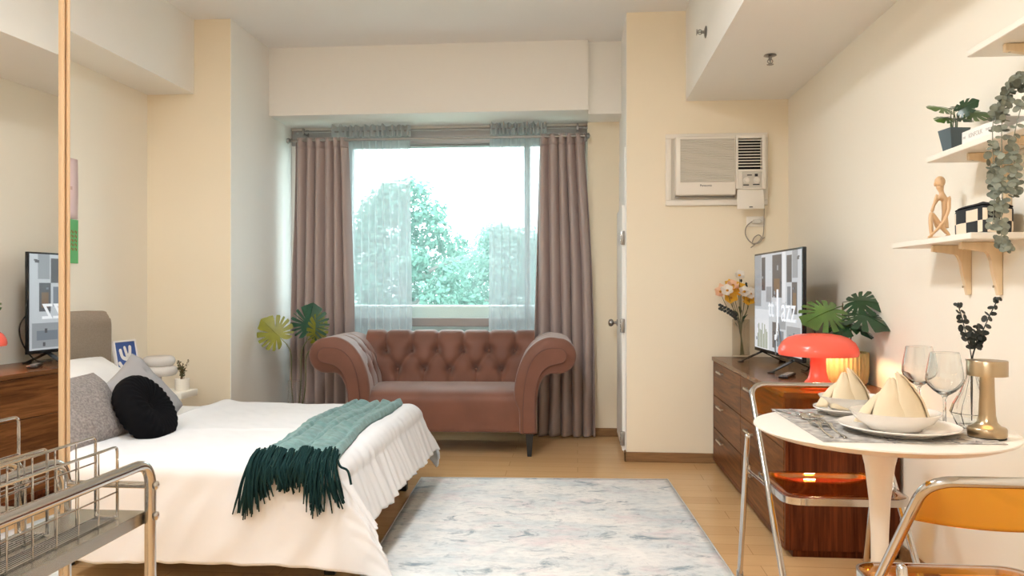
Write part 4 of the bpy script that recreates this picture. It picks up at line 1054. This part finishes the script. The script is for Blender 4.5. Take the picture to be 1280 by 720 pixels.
shelf('lowest white wall shelf on pale wooden brackets, holding the tan figurine', 2.363, 2.928, 1.247, (2.70, 2.51))
shelf('middle white wall shelf holding the white book and small square-potted plant', 2.03, 2.649, 1.516, (2.46, 2.2))
shelf('topmost white wall shelf, mostly out of the picture', 1.76, 2.385, 1.786, (2.26, 1.95))

# figurine sitting in thought
fg = thing('figurine', 'tan abstract seated figurine with head on hand on the lowest shelf', 'figurine', (1.225, 2.725, 1.2662), math.radians(3))
fg.scale = (.92, .92, .92)
pts = [(0, 0, .205), (.007, 0, .178), (.013, 0, .158), (.022, .0, .143), (.019, 0, .10), (.020, 0, .06), (.018, 0, .026),       # 0 head 1 neck 2 chest-top 3 chest 4 waist 5 hip 6 seat
       (.032, -.004, .155), (.026, -.018, .112), (.006, -.026, .070), (-.018, -.028, .040), (-.044, -.026, .014),               # 7..11 right arm
       (-.004, .006, .152), (-.020, .0, .128), (-.032, -.010, .103), (-.026, -.014, .13), (-.014, -.012, .168),               # 12..16 left arm to the chin
       (-.008, -.008, .060), (-.036, -.012, .100), (-.038, -.014, .06), (-.036, -.016, .014), (-.052, -.022, .007),           # 17..21 raised leg
       (.0, .006, .045), (-.018, -.006, .070), (.006, -.018, .038), (.026, -.020, .016), (.010, -.02, .008)]                  # 22..26 crossed leg
eds = [(6, 5), (5, 4), (4, 3), (3, 2), (2, 1), (1, 0), (3, 7), (7, 8), (8, 9), (9, 10), (10, 11), (2, 12), (12, 13), (13, 14), (14, 15), (15, 16), (6, 17), (17, 18), (18, 19), (19, 20), (20, 21), (6, 22), (22, 23), (23, 24), (24, 25), (25, 26)]
rad = [.0185, .0085, .012, .015, .009, .014, .017, .008, .0065, .006, .0055, .0045, .008, .0062, .006, .0055, .005, .011, .0095, .0085, .007, .005, .010, .0095, .008, .0075, .005]
me = bpy.data.meshes.new('body'); me.from_pydata(pts, eds, []); me.materials.append(M['figure'])
fo = bpy.data.objects.new('body', me); COL.objects.link(fo); fo.parent = fg; pass
sk = fo.modifiers.new('Skin', 'SKIN'); lay = me.skin_vertices[0].data
for i, r in enumerate(rad): lay[i].radius = (r, r); lay[i].use_root = (i == 6)
subd(fo, 2)
for p_ in me.polygons: p_.use_smooth = True
sk.use_smooth_shade = True
b = MB(); b.ell((.002, 0, .214), (.0185, .019, .0215), 20, 14); b.ell((-.016, -.002, .205), (.005, .005, .008), 10, 8); b.build('head', M['figure'], fg)
b = MB(); b.lathe([(0, -.001), (.030, -.001), (.034, .004), (.030, .010), (0, .012)], 24, (0, -.012, 0), 0, Matrix.Diagonal((1.45, .8, 1)))
b.build('base', M['figure'], fg)

# checkered pouch
pc = thing('checkered_pouch', 'black and cream checkered pouch on the lowest shelf', 'bag', (1.232, 2.455, 1.2662), math.radians(4))
b = MB()
def pouch(u, v):
    a = u * 2 * PI
    n_ = 5.0; ca, sa = math.cos(a), math.sin(a)
    ex = math.copysign(abs(ca) ** (2 / n_), ca); ey = math.copysign(abs(sa) ** (2 / n_), sa)
    k = 1 - .10 * max(0, (v - .82) / .18) ** 1.5 - .02 * (1 - v) ** 6
    return Vector((ex * .052 * k, ey * .084 * k, v * .086 + .003 * math.sin(a * 2)))
def chk(u, v):
    if v >= 18: return 0
    return ((u // 6) + (v // 9)) % 2
V = b.grid(pouch, 96, 23, True, False, chk)
def lid(u, v):
    p = pouch(u, 1.0); return Vector((p.x * (1 - v), p.y * (1 - v), p.z + .010 * math.sin(v * PI / 2)))
b.grid(lid, 96, 6, True); b.face([V[k][0] for k in range(96)])
b.build('body', [M['check_black'], M['check_cream']], pc, ang=60)
b = MB(); b.tube([pouch(k / 48, .93) * 1.0 + Vector((pouch(k / 48, .93).x * .03, pouch(k / 48, .93).y * .02, 0)) for k in range(48)], .0018, 5, True); zt = b.build('zip', M['black_fabric'], pc)

# small potted plant, book, trailing plant
sp_ = thing('potted_plant', 'small split-leaf plant in a slate square pot on the middle shelf', 'plant', (1.203, 2.575, 1.5352), math.radians(8))
b = MB(); b.lathe([(0, 0), (.030, 0), (.047, .076), (.043, .076), (.041, .066), (0, .066)], 4, (0, 0, 0), 0, Matrix.Rotation(PI / 4, 3, 'Z')); b.build('pot', M['slate'], sp_, smooth=False)
b = MB(); b.lathe([(0, .069), (.041, .067)], 4, (0, 0, 0), 0, Matrix.Rotation(PI / 4, 3, 'Z')); b.build('soil', M['soil'], sp_, smooth=False)
for (ft, bs, tp, nm, L, sd) in (((-.01, 0, .066), (-.012, -.005, .135), (-.85, -.25, .25), (-.2, -.55, .85), .085, 41), ((.0, .005, .066), (.0, .0, .125), (.35, -.6, .45), (0, -.75, .6), .075, 42), ((.01, 0, .066), (.012, 0, .120), (.85, -.35, .22), (.2, -.6, .8), .10, 43), ((.005, .0, .066), (.005, .01, .14), (.75, .1, .45), (-.1, -.4, .9), .075, 44), ((-.008, -.006, .066), (-.015, -.01, .112), (-.8, -.4, -.05), (-.1, -.5, .8), .065, 45), ((0, -.01, .066), (0, -.01, .11), (.1, -.8, -.1), (0, -.5, .8), .065, 46)):
    b = MB(); b.tube(catmull([ft, ((ft[0] + bs[0]) / 2, ft[1], (ft[2] + bs[2]) / 2), bs], 5), .0017, 5); s = b.build('stalk', M['leaf_mid'], sp_)
    b = MB(); monstera(b, bs, tp, nm, L, notch=4, depth=.5, droop=.3, seed=sd, n=120, rings=5); b.build('leaf_blade', M['leaf_mid'] if sd % 2 else M['leaf_dark'], s, ang=60, fixn=False)
bk = thing('book', 'thick white book lying flat on the middle shelf', 'book', (1.235, 2.322, 1.5352))
b = MB(); b.bx(-.072, .070, -.115, .115, 0, .003, .001, 1); b.bx(-.072, .070, -.115, .115, .035, .038, .001, 1); b.bx(-.074, -.070, -.115, .115, 0, .038, .0012, 1); b.build('cover', M['paper'], bk, smooth=False)
b = MB(); b.bx(-.070, .066, -.111, .111, .0032, .0348); b.build('pages', M['sheet'], bk, smooth=False)
Ms = Matrix.Translation((-.0742, .035, .019)) @ Matrix.Rotation(-PI / 2, 4, 'Z') @ Matrix.Rotation(PI / 2, 4, 'X')
text_part('spine_lettering', 'KINFOLK', .019, M['pale_ink'], bk, Ms, .0003)
text_part('spine_lettering', 'THE', .010, M['pale_ink'], bk, Matrix.Translation((0, .066, 0)) @ Ms, .0003)
text_part('spine_lettering', 'TABLE', .010, M['pale_ink'], bk, Matrix.Translation((0, -.070, 0)) @ Ms, .0003)
tp = thing('trailing_eucalyptus', 'grey-green eucalyptus trailing from a dark pot over the middle shelf edge', 'plant', (1.228, 2.095, 1.5352))
b = MB(); b.lathe([(0, 0), (.030, 0), (.040, .075), (.037, .076), (.034, .066), (0, .066)], 28); b.build('pot', M['dark'], tp)
R = random.Random(77)
def strand(pts, dens, r):
    P = catmull(pts, 14); b = MB(); b.tube(P, .0013, 5); s = b.build('stem', M['leaf_euca'], tp)
    b = MB()
    for i in range(2, len(P)):
        if R.random() > dens: continue
        for sd in (0, PI):
            a = i * 1.3 + sd + R.uniform(-.3, .3); d = Vector((math.cos(a), math.sin(a), R.uniform(-.2, .2))); q = r * R.uniform(.7, 1.15)
            b.disc(P[i] + d * q * 1.05, (R.uniform(-.6, .6) - .2, -.9 + R.uniform(-.5, .5), R.uniform(-.1, 1.0)), q, 10, .88, R.uniform(0, PI), 0, q * .18)
    b.build('leaves', M['leaf_euca'], s, ang=60, fixn=False)
strand([(-.01, .0, .066), (-.035, .02, .115), (-.075, .05, .10), (-.110, .075, .03), (-.112, .078, -.08), (-.110, .075, -.18), (-.114, .078, -.275)], .62, .0105)
strand([(-.005, .01, .066), (-.03, .03, .13), (-.07, .06, .115), (-.100, .055, .02), (-.104, .050, -.10), (-.106, .045, -.2), (-.110, .04, -.30), (-.105, .015, -.335)], .62, .0105)
strand([(.0, -.005, .066), (-.03, -.01, .12), (-.075, -.01, .07), (-.108, -.012, -.05), (-.106, -.015, -.14), (-.108, -.012, -.20)], .55, .0105)
strand([(0, .01, .066), (-.015, .03, .12), (-.02, .055, .13), (-.03, .07, .10)], .9, .011)
strand([(0, 0, .066), (.015, .01, .11), (.0, .03, .14)], .9, .011); strand([(0, 0, .066), (-.03, -.01, .10), (-.05, -.02, .11)], .9, .011)
uo = thing('speckled_vase', 'grey speckled tapered vase at the edge of the topmost shelf', 'vase', (1.236, 2.055, 1.8052))
b = MB(); b.lathe([(0, 0), (.060, 0), (.064, .004), (.050, .07), (.032, .14), (.024, .17), (.028, .185), (.025, .186), (.020, .17), (0, .16)], 36); b.build('body', M['grey_stone'], uo)
# ------------------------------------------------------------------ round tulip table
TX, TY, TZ, TR = .783, 2.072, .74, .314
tb = thing('tulip_table', 'round white pedestal dining table laid for two', 'table', (TX, TY, 0))
b = MB(); b.lathe([(0, .719), (TR - .035, .719), (TR - .006, .731), (TR, .736), (TR - .001, .7395), (TR - .004, .740), (0, .740)], 96); b.build('tabletop', M['table_white'], tb, ang=25)
b = MB(); b.lathe([(0, 0), (.120, 0), (.124, .004), (.115, .012), (.085, .026), (.05, .06), (.033, .12), (.024, .22), (.021, .34), (.0215, .46), (.026, .55), (.036, .64), (.048, .69), (.056, .7185), (0, .7185)], 64); b.build('pedestal', M['table_white'], tb)

# ------------------------------------------------------------------ folding chairs of chrome tube and amber acrylic
def chair(label, loc, rz):
    t = thing('folding_chair', label, 'chair', loc, rz, 'amber folding chairs at the table')
    W = .207; r = .0105
    # back loop: floor bar in front, rising backwards to the top rail
    lo = [(-W, -.31, .012), (-W, .285, .715), (-W + .004, .305, .742), (W - .004, .305, .742), (W, .285, .715), (W, -.31, .012)]
    p = fillet([(-W, -.31, .012), (-W, .308, .745), (W, .308, .745), (W, -.31, .012)], .055, 8)
    b = MB(); b.tube(p + [], r, 12); b.build('back_loop', M['chrome'], t)
    for s in (-1, 1):
        b = MB(); b.lathe([(0, .0), (.013, 0), (.013, .028), (0, .028)], 14, (s * W, -.312, 0)); b.build('foot_cap', M['black_plastic'], t)
    Wr = W + .022
    for s in (-1, 1):
        b = MB(); b.tube([(s * Wr, .255, .560), (s * Wr, .385, .008)], r, 12); b.ell((s * Wr, .255, .560), (r * 1.0, r * 1.0, r * 1.3), 12, 8); lg = b.build('rear_leg', M['chrome'], t)
        b = MB(); b.lathe([(0, .0), (.013, 0), (.013, .028), (0, .028)], 14, (s * Wr, .385, 0)); b.build('foot_cap', M['alu'], lg)
    # back panel: curved acrylic hung from the top rail
    b = MB()
    def bpf(u, v):
        x = (u - .5) * 2 * (W - .002); z = .742 - v * (.088 + .020 * (1 - (2 * u - 1) ** 2)); y = .305 - (.742 - z) * .845 + .018 * (1 - (2 * u - 1) ** 2) * v
        return Vector((x, y, z))
    b.grid(bpf, 30, 10); o = b.build('back_panel', M['amber'], t, ang=80); solid(o, .006)
    # seat: chrome rim with a dished acrylic panel
    SW, y0, y1, zs_ = .190, -.125, .235, .432
    ol = fillet([(0, y0, zs_), (SW, y0, zs_), (SW + .012, y1, zs_), (-SW - .012, y1, zs_), (-SW, y0, zs_), (-.001, y0, zs_)], .06, 8)
    b = MB()
    def rim(P, hh, w):
        n = len(P)
        secs = []
        for i in range(n):
            tt = P[(i + 1) % n] - P[i - 1]; nn = Vector((tt.y, -tt.x, 0)).normalized()
            secs.append([b.bm.verts.new(P[i] + nn * a + Vector((0, 0, c))) for a, c in ((0, -hh), (w, -hh), (w, hh), (0, hh))])
        for i in range(n):
            for k in range(4): b.face((secs[i][k], secs[i][(k + 1) % 4], secs[(i + 1) % n][(k + 1) % 4], secs[(i + 1) % n][k]))
    rim(ol[:-1], .011, .006); b.build('seat_rim', M['chrome'], t, ang=30)
    P = ol[:-1]; b = MB(); cx = Vector((0, (y0 + y1) / 2, 0))
    rings = []
    for f, dz in ((1, .008), (.86, .008), (.80, .003), (.55, -.006), (.25, -.010)):
        rings.append([b.bm.verts.new(Vector((cx.x + (q.x - cx.x) * f, cx.y + (q.y - cx.y) * f, zs_ + dz))) for q in P])
    ct = b.bm.verts.new((cx.x, cx.y, zs_ - .011)); n = len(P)
    for A_, B_ in zip(rings, rings[1:]):
        for k in range(n): b.face((A_[k], A_[(k + 1) % n], B_[(k + 1) % n], B_[k]))
    for k in range(n): b.face((rings[-1][k], rings[-1][(k + 1) % n], ct))
    o = b.build('seat_panel', M['amber'], t, ang=60); solid(o, .006, 0)
    for s in (-1, 1):
        b = MB(); b.tube([(s * (SW + .014), .06, zs_), (s * (Wr - .006), .285, .437)], .006, 8); b.lathe([(0, -.004), (.016, -.004), (.016, .004), (0, .006)], 18, (s * (W + .012), .287, .436), 0, Matrix.Rotation(s * PI / 2, 3, 'Y')); b.build('hinge_arm', M['chrome'], t)
    return t
chair('amber and chrome folding chair behind the table, before the chest of drawers', (.845, 2.605, 0), 0)
chair('amber and chrome folding chair nearest the camera, cut off by the photo edge', (.848, 1.785, 0), PI)

# ------------------------------------------------------------------ table setting
TT = TZ + .0005
def placemat(label, y0, y1):
    t = thing('placemat', label, 'placemat', (TX - .002, (y0 + y1) / 2, TT), 0, 'grey placemats')
    h = (y1 - y0) / 2; w = .207
    b = MB(); b.bx(-w, w, -h, h, 0, .002, .0008, 1)
    R = random.Random(int(y0 * 100))
    for k in range(36):
        x, y = R.uniform(-w + .02, w - .02), R.uniform(-h + .02, h - .02); a = R.uniform(0, 2 * PI); l = R.uniform(.010, .028)
        b.tube(catmull([(x, y, .0021), (x + l * math.cos(a), y + l * math.sin(a), .0021), (x + l * 1.6 * math.cos(a + .7), y + l * 1.6 * math.sin(a + .7), .0021)], 4), .0014, 4, False, 1)
    b.build('woven_mat', [M['placemat'], M['ink']], t, smooth=False)
placemat('grey patterned placemat under the nearer plates', 1.858, 2.098)
placemat('grey patterned placemat under the farther plates', 2.106, 2.346)
MT = TT + .0024
def plate(label, x, y, R_, z):
    t = thing('dinner_plate', label, 'plate', (x, y, z), 0, 'white dinner plates')
    b = MB(); b.lathe([(0, .002), (R_ * .55, .002), (R_ * .57, 0), (R_ * .62, 0), (R_ * .64, .004), (R_ * .95, .015), (R_, .019), (R_ * .995, .0215), (R_ * .94, .019), (R_ * .63, .0075), (0, .006)], 64); b.build('plate_body', M['china'], t)
def bowl(label, x, y, R_, z):
    t = thing('bowl', label, 'bowl', (x, y, z), 0, 'shallow white bowls')
    b = MB(); b.lathe([(0, .002), (R_ * .5, .002), (R_ * .52, 0), (R_ * .58, 0), (R_ * .60, .004), (R_ * .84, .020), (R_ * .99, .042), (R_, .044), (R_ * .975, .044), (R_ * .82, .025), (R_ * .56, .010), (0, .008)], 64); b.build('bowl_body', M['china'], t)
def napkin(label, x, y, z, rz, s):
    t = thing('napkin', label, 'napkin', (x, y, z), rz, 'folded cream napkins')
    # pleated cone: folds rise to one rounded peak
    b = MB()
    for j, (a0, a1, h, tilt) in enumerate(((-150, -40, .100, -.008), (-95, 20, .112, .0), (-30, 75, .108, .010), (60, 200, .085, .0))):
        def f(u, v, a0=a0, a1=a1, h=h, tilt=tilt, j=j):
            a = math.radians(a0 + (a1 - a0) * u); rr = .062 * (1 - v) ** .9 * (1 + .16 * math.sin(u * PI * 2 + j)) + .006 * math.sin(v * PI) + .005
            ov = .012 * math.sin(u * PI) * (1 - v)
            z_ = h * v ** .85 - .010 * (1 - v) * math.sin(u * PI * 1.0) * 0
            return Vector((rr * math.cos(a) * 1.0 + tilt * v + ov * math.cos(a), rr * math.sin(a) * .62 + ov * math.sin(a), z_ + .004 * noise.noise((u * 4, v * 4, j)))) * s
        b.grid(f, 22, 18)
    o = b.build('folded_linen', M['linen'], t, ang=70, fixn=False); solid(o, .0035, 0)
    b = MB()
    b.tube(catmull([Vector((-.052, -.035, .006)) * s, Vector((-.03, -.046, .002)) * s, Vector((.0, -.050, .006)) * s, Vector((.03, -.046, .003)) * s, Vector((.06, -.028, .004)) * s], 6), .0045, 7); b.build('hem', M['linen'], t)
PX2, PY2 = .793, 2.005; PX1, PY1 = .800, 2.255
PX2, PY2, PX1, PY1 = .795, 1.985, .772, 2.262
plate('white dinner plate nearer the camera, under the nearer bowl', PX2, PY2, .140, MT); bowl('shallow white bowl on the nearer plate', PX2 - .005, PY2 + .01, .106, MT + .0085)
plate('white dinner plate farther from the camera, under the farther bowl', PX1, PY1, .098, MT); bowl('shallow white bowl on the farther plate', PX1 + .006, PY1 + .004, .088, MT + .0085)
napkin('folded cream napkin standing in the nearer bowl', PX2 - .004, PY2 + .012, MT + .0215, .0, 1.12)
napkin('folded cream napkin standing in the farther bowl', PX1 - .01, PY1, MT + .021, .2, .98)
def fork(name, label, x, y, rz):
    t = thing(name, label, 'cutlery', (x, y, MT), rz, 'cutlery left of the plates')
    def zc(q): return .0025 + .010 * math.exp(-((q - .035) / .03) ** 2) + .006 * max(0, (q - .07) / .04)
    b = MB()
    def hd(u, v):
        q = -.10 + .150 * v; w = .0042 - .0014 * math.sin(v * PI) if v < .75 else .0028 + (v - .75) * .030
        return Vector(((u - .5) * 2 * w, q, zc(q)))
    b.grid(hd, 5, 30)
    if name == 'fork':
        b.grid(lambda u, v: Vector(((u - .5) * 2 * (.0100 + .002 * v), .050 + .020 * v, zc(.050 + .020 * v))), 8, 6)
        for k in range(4): b.grid(lambda u, v: Vector(((k - 1.5) * .0062 + (u - .5) * .0032 * (1 - .5 * v), .070 + .040 * v, zc(.07 + .04 * v))), 3, 8)
    elif name == 'spoon':
        b.grid(lambda u, v: Vector(((u - .5) * 2 * .0165 * math.sin(PI * (.06 + .94 * v)) ** .6 + 0, .048 + .058 * v, .004 + zc(.05) * .4 - .006 * math.sin(PI * v) * (1 - (2 * u - 1) ** 2) + .003)), 12, 14)
    else:
        b.grid(lambda u, v: Vector((-.003 + u * .013 * (1 - v ** 5), .045 + .10 * v, .003 + .001 * u)), 5, 16)
    o = b.build('%s_body' % name, M['cutlery'], t, ang=60); solid(o, .0016, 0)
fork('fork', 'steel fork outermost beside the nearer plate', .612, 1.995, math.radians(-4))
fork('fork', 'steel fork closest to the nearer plate', .641, 1.995, math.radians(-2))
fork('spoon', 'steel spoon pointing to the camera beside the farther plate', .640, 2.232, PI + math.radians(8))
fork('fork', 'steel fork lying beside the spoon at the farther plate', .606, 2.222, PI + math.radians(14))
def wine(label, x, y):
    t = thing('wine_glass', label, 'glass', (x, y, TT), 0, 'stemmed wine glasses')
    b = MB(); b.lathe([(0, .001), (.034, 0), (.036, .001), (.030, .0035), (.008, .007), (.0042, .014), (.0038, .05), (.0040, .078), (.008, .086), (.026, .098), (.040, .113), (.0445, .126), (.043, .145), (.038, .175), (.0345, .196), (.0333, .1965), (.0365, .175), (.0415, .145), (.043, .127), (.0385, .115), (.024, .101), (.006, .091), (0, .090)], 48); b.build('glass_body', M['thick_glass'], t)
wine('stemmed wine glass standing by the farther plate', .962, 2.262)
wine('stemmed wine glass standing beside the glass carafe', .937, 2.055)
cv = thing('glass_carafe', 'small faceted clear glass carafe holding dark eucalyptus, behind the gold lamp', 'vase', (1.012, 2.072, TT))
b = MB(); b.lathe([(0, 0), (.030, 0), (.036, .006), (.052, .040), (.045, .062), (.028, .092), (.014, .130), (.011, .165), (.016, .178), (.014, .178), (.009, .165), (.012, .130), (.026, .092), (.042, .062), (.048, .041), (.032, .010), (0, .008)], 10); b.build('glass_body', M['thick_glass'], cv, smooth=False)
R = random.Random(5)
for (tip, mid) in (((-.043, -.02, .318), (-.022, -.01, .255)), ((.058, -.01, .332), (.028, -.005, .260)), ((.004, -.02, .262), (.006, -.01, .22))):
    P = catmull([(0, 0, .02), (0, 0, .17), mid, tip], 10); b = MB(); b.tube(P, .0014, 5); s = b.build('sprig_stem', M['leaf_black'], cv)
    b = MB()
    for i in range(16, len(P), 2):
        rr = .012 - .006 * (i - 16) / (len(P) - 16)
        for sd in (-1, 1):
            a = i * 1.7; d = Vector((sd * math.cos(a * .3), .5 * sd * math.sin(a), .25)).normalized()
            b.disc(P[i] + d * rr * .9, (R.uniform(-.5, .5), -.7, R.uniform(.1, .9)), rr, 9, .75, R.uniform(0, 3), 0, rr * .15)
    b.ell(P[-1], (.004, .003, .007), 8, 6); b.build('leaves', M['leaf_black'], s, ang=60, fixn=False)
gl = thing('table_lamp', 'brushed gold cordless lamp with drum head at the table edge', 'lamp', (.985, 1.945, TT))
b = MB(); b.lathe([(0, .001), (.041, 0), (.041, .005)], 40); b.build('foot_pad', M['dark'], gl)
b = MB(); b.lathe([(0, .004), (.041, .004), (.0425, .007), (.0425, .022), (.040, .026), (.030, .030), (.022, .038), (.0185, .055), (.0165, .10), (.0155, .150), (0, .150)], 48); b.build('stand', M['brass'], gl)
b = MB(); b.lathe([(.0440, .150), (.0440, .1855), (.043, .1868), (0, .1868), (0, .184), (.0425, .184), (.0425, .150), (.0440, .150)], 48); b.build('drum_head', M['brass'], gl, fixn=False)
b = MB(); b.lathe([(.018, .153), (.0415, .153)], 40); b.build('light_ring', mat('warm_light_ring', (1, .8, .5), .5, emit=6, emcol=(1, .66, .33)), gl, fixn=False)

# ------------------------------------------------------------------ wardrobe with mirrored door at the left
wr = thing('mirrored_wardrobe', 'wardrobe with a tall mirrored door in a pale wood frame', 'wardrobe', (-1.040, 1.482, 0), -.035)
WL, WD, WH = 1.25, .62, 2.25
b = MB(); b.bx(-WD, -.024, -WL, .004, 0, WH, .001, 1); b.build('carcass', M['door_wood'], wr, smooth=False)
b = MB(); b.bx(-WD, .003, .0045, .0110, 0, WH + .001, .001, 1); b.build('side_panel', M['door_wood'], wr, smooth=False)
b = MB(); b.bx(-.022, 0, -.006, 0, .03, WH - .03, .0015, 1); b.bx(-.022, 0, -WL + .004, -WL + .017, .03, WH - .03, .002, 1); b.bx(-.022, 0, -WL + .017, -.006, .03, .055, .002, 1); b.bx(-.022, 0, -WL + .017, -.006, WH - .055, WH - .03, .002, 1); df = b.build('door_frame', M['door_wood'], wr, smooth=False)
b = MB(); b.bx(-.018, -.006, -WL + .0165, -.0055, .0545, WH - .0545); b.build('mirror', M['mirror'], df, smooth=False)

# ------------------------------------------------------------------ chrome serving cart with wire baskets
ct = thing('serving_cart', 'slim chrome tube trolley with steel shelf in front of the mirror', 'cart', (0, 0, 0))
XN, XF, Y0c, Y1c, ZT, ZS = -.826, -1.000, .62, 1.425, .765, .668
for (x, nm) in ((XN, 'side_loop'), (XF, 'side_loop')):
    b = MB(); b.tube(fillet([(x, Y0c, .06), (x, Y0c, ZT), (x, Y1c, ZT), (x, Y1c, .06)], .05, 8), .0105, 14); b.build(nm, M['chrome'], ct)
for y in (Y0c, Y1c):
    b = MB(); b.tube([(XN, y, ZT - .046), (XF, y, ZT - .046)], .007, 12); b.build('cross_bar', M['chrome'], ct)
for z, nm in ((ZS, 'top_tray'), (.22, 'bottom_tray')):
    b = MB(); b.bx(XF + .012, XN - .012, Y0c - .005, Y1c + .005, z - .004, z, .001, 1)
    b.bx(XN - .014, XN - .011, Y0c - .005, Y1c + .0, z - .024, z, .001, 1); b.bx(XF + .011, XF + .014, Y0c - .005, Y1c, z - .024, z, .001, 1); b.bx(XF + .014, XN - .014, Y1c + .002, Y1c + .005, z - .018, z, .001, 1)
    b.build(nm, M['steel'], ct, smooth=False)
for x in (XN, XF):
    for y in (Y0c, Y1c):
        b = MB()
        for z in (ZT - .046, ZS - .008): b.lathe([(.0085, 0), (.0085, .003), (.004, .006), (0, .006)], 14, (x + (.0105 if x == XN else -.0105), y, z), 0, Matrix.Rotation(PI / 2 if x == XN else -PI / 2, 3, 'Y'))
        b.build('bolt', M['chrome'], ct)
        b = MB(); b.tube([(x - .009, y, .027), (x + .009, y, .027)], .027, 20); b.bx(x - .012, x + .012, y - .012, y + .012, .05, .066, .002, 1); b.build('caster', M['black_plastic'], ct)
def basket(label, xa, xb, za, zb_, y0, y1):
    t = thing('wire_basket', label, 'basket', (0, 0, ZS + .0028), 0, 'chrome wire baskets')
    for (x, h, nm) in ((xa, za, 'side_panel'), (xb, zb_, 'side_panel')):
        b = MB(); b.tube(fillet([(x, y0, .0), (x, y0, h), (x, y1, h), (x, y1, 0)], .012, 4), .0026, 8)
        n = int((y1 - y0) / .052)
        for k in range(1, n): b.tube([(x, y0 + (y1 - y0) * k / n, 0), (x, y0 + (y1 - y0) * k / n, h)], .0016, 6)
        for q in (.36, .68): b.tube([(x, y0, h * q), (x, y1, h * q)], .0016, 6)
        b.build(nm, M['chrome'], t)
    b = MB()
    for y in (y0, y1): b.tube(fillet([(xa, y, za * .5), (xa, y, 0), (xb, y, 0), (xb, y, zb_ * .5)], .010, 4), .0026, 8)
    b.build('end_wire', M['chrome'], t)
    b = MB(); n = 7
    for k in range(n): x = xa + (xb - xa) * (k + .5) / n; b.tube([(x, y0, .0), (x, y1, .0)], .0015, 6)
    for k in range(6): y = y0 + (y1 - y0) * (k + .5) / 6; b.tube([(xa, y, .0), (xb, y, .0)], .0016, 6)
    b.build('floor_grid', M['chrome'], t)
basket('chrome wire basket on the trolley, the one nearer the bed side', -.905, -.862, .150, .133, .70, 1.375)
basket('chrome wire basket on the trolley, the taller one by the mirror', -.978, -.925, .205, .150, .66, 1.27)
# ------------------------------------------------------------------ render look
sc.view_settings.view_transform = 'Standard'
sc.view_settings.look = 'None'
sc.view_settings.gamma = 1.0
sc.view_settings.use_curve_mapping = False
sc.view_settings.exposure = 0.2
sc.cycles.use_denoising = True
sc.cycles.max_bounces = 10
sc.cycles.transparent_max_bounces = 24
sc.cycles.diffuse_bounces = 6
sc.cycles.sample_clamp_indirect = 6.0
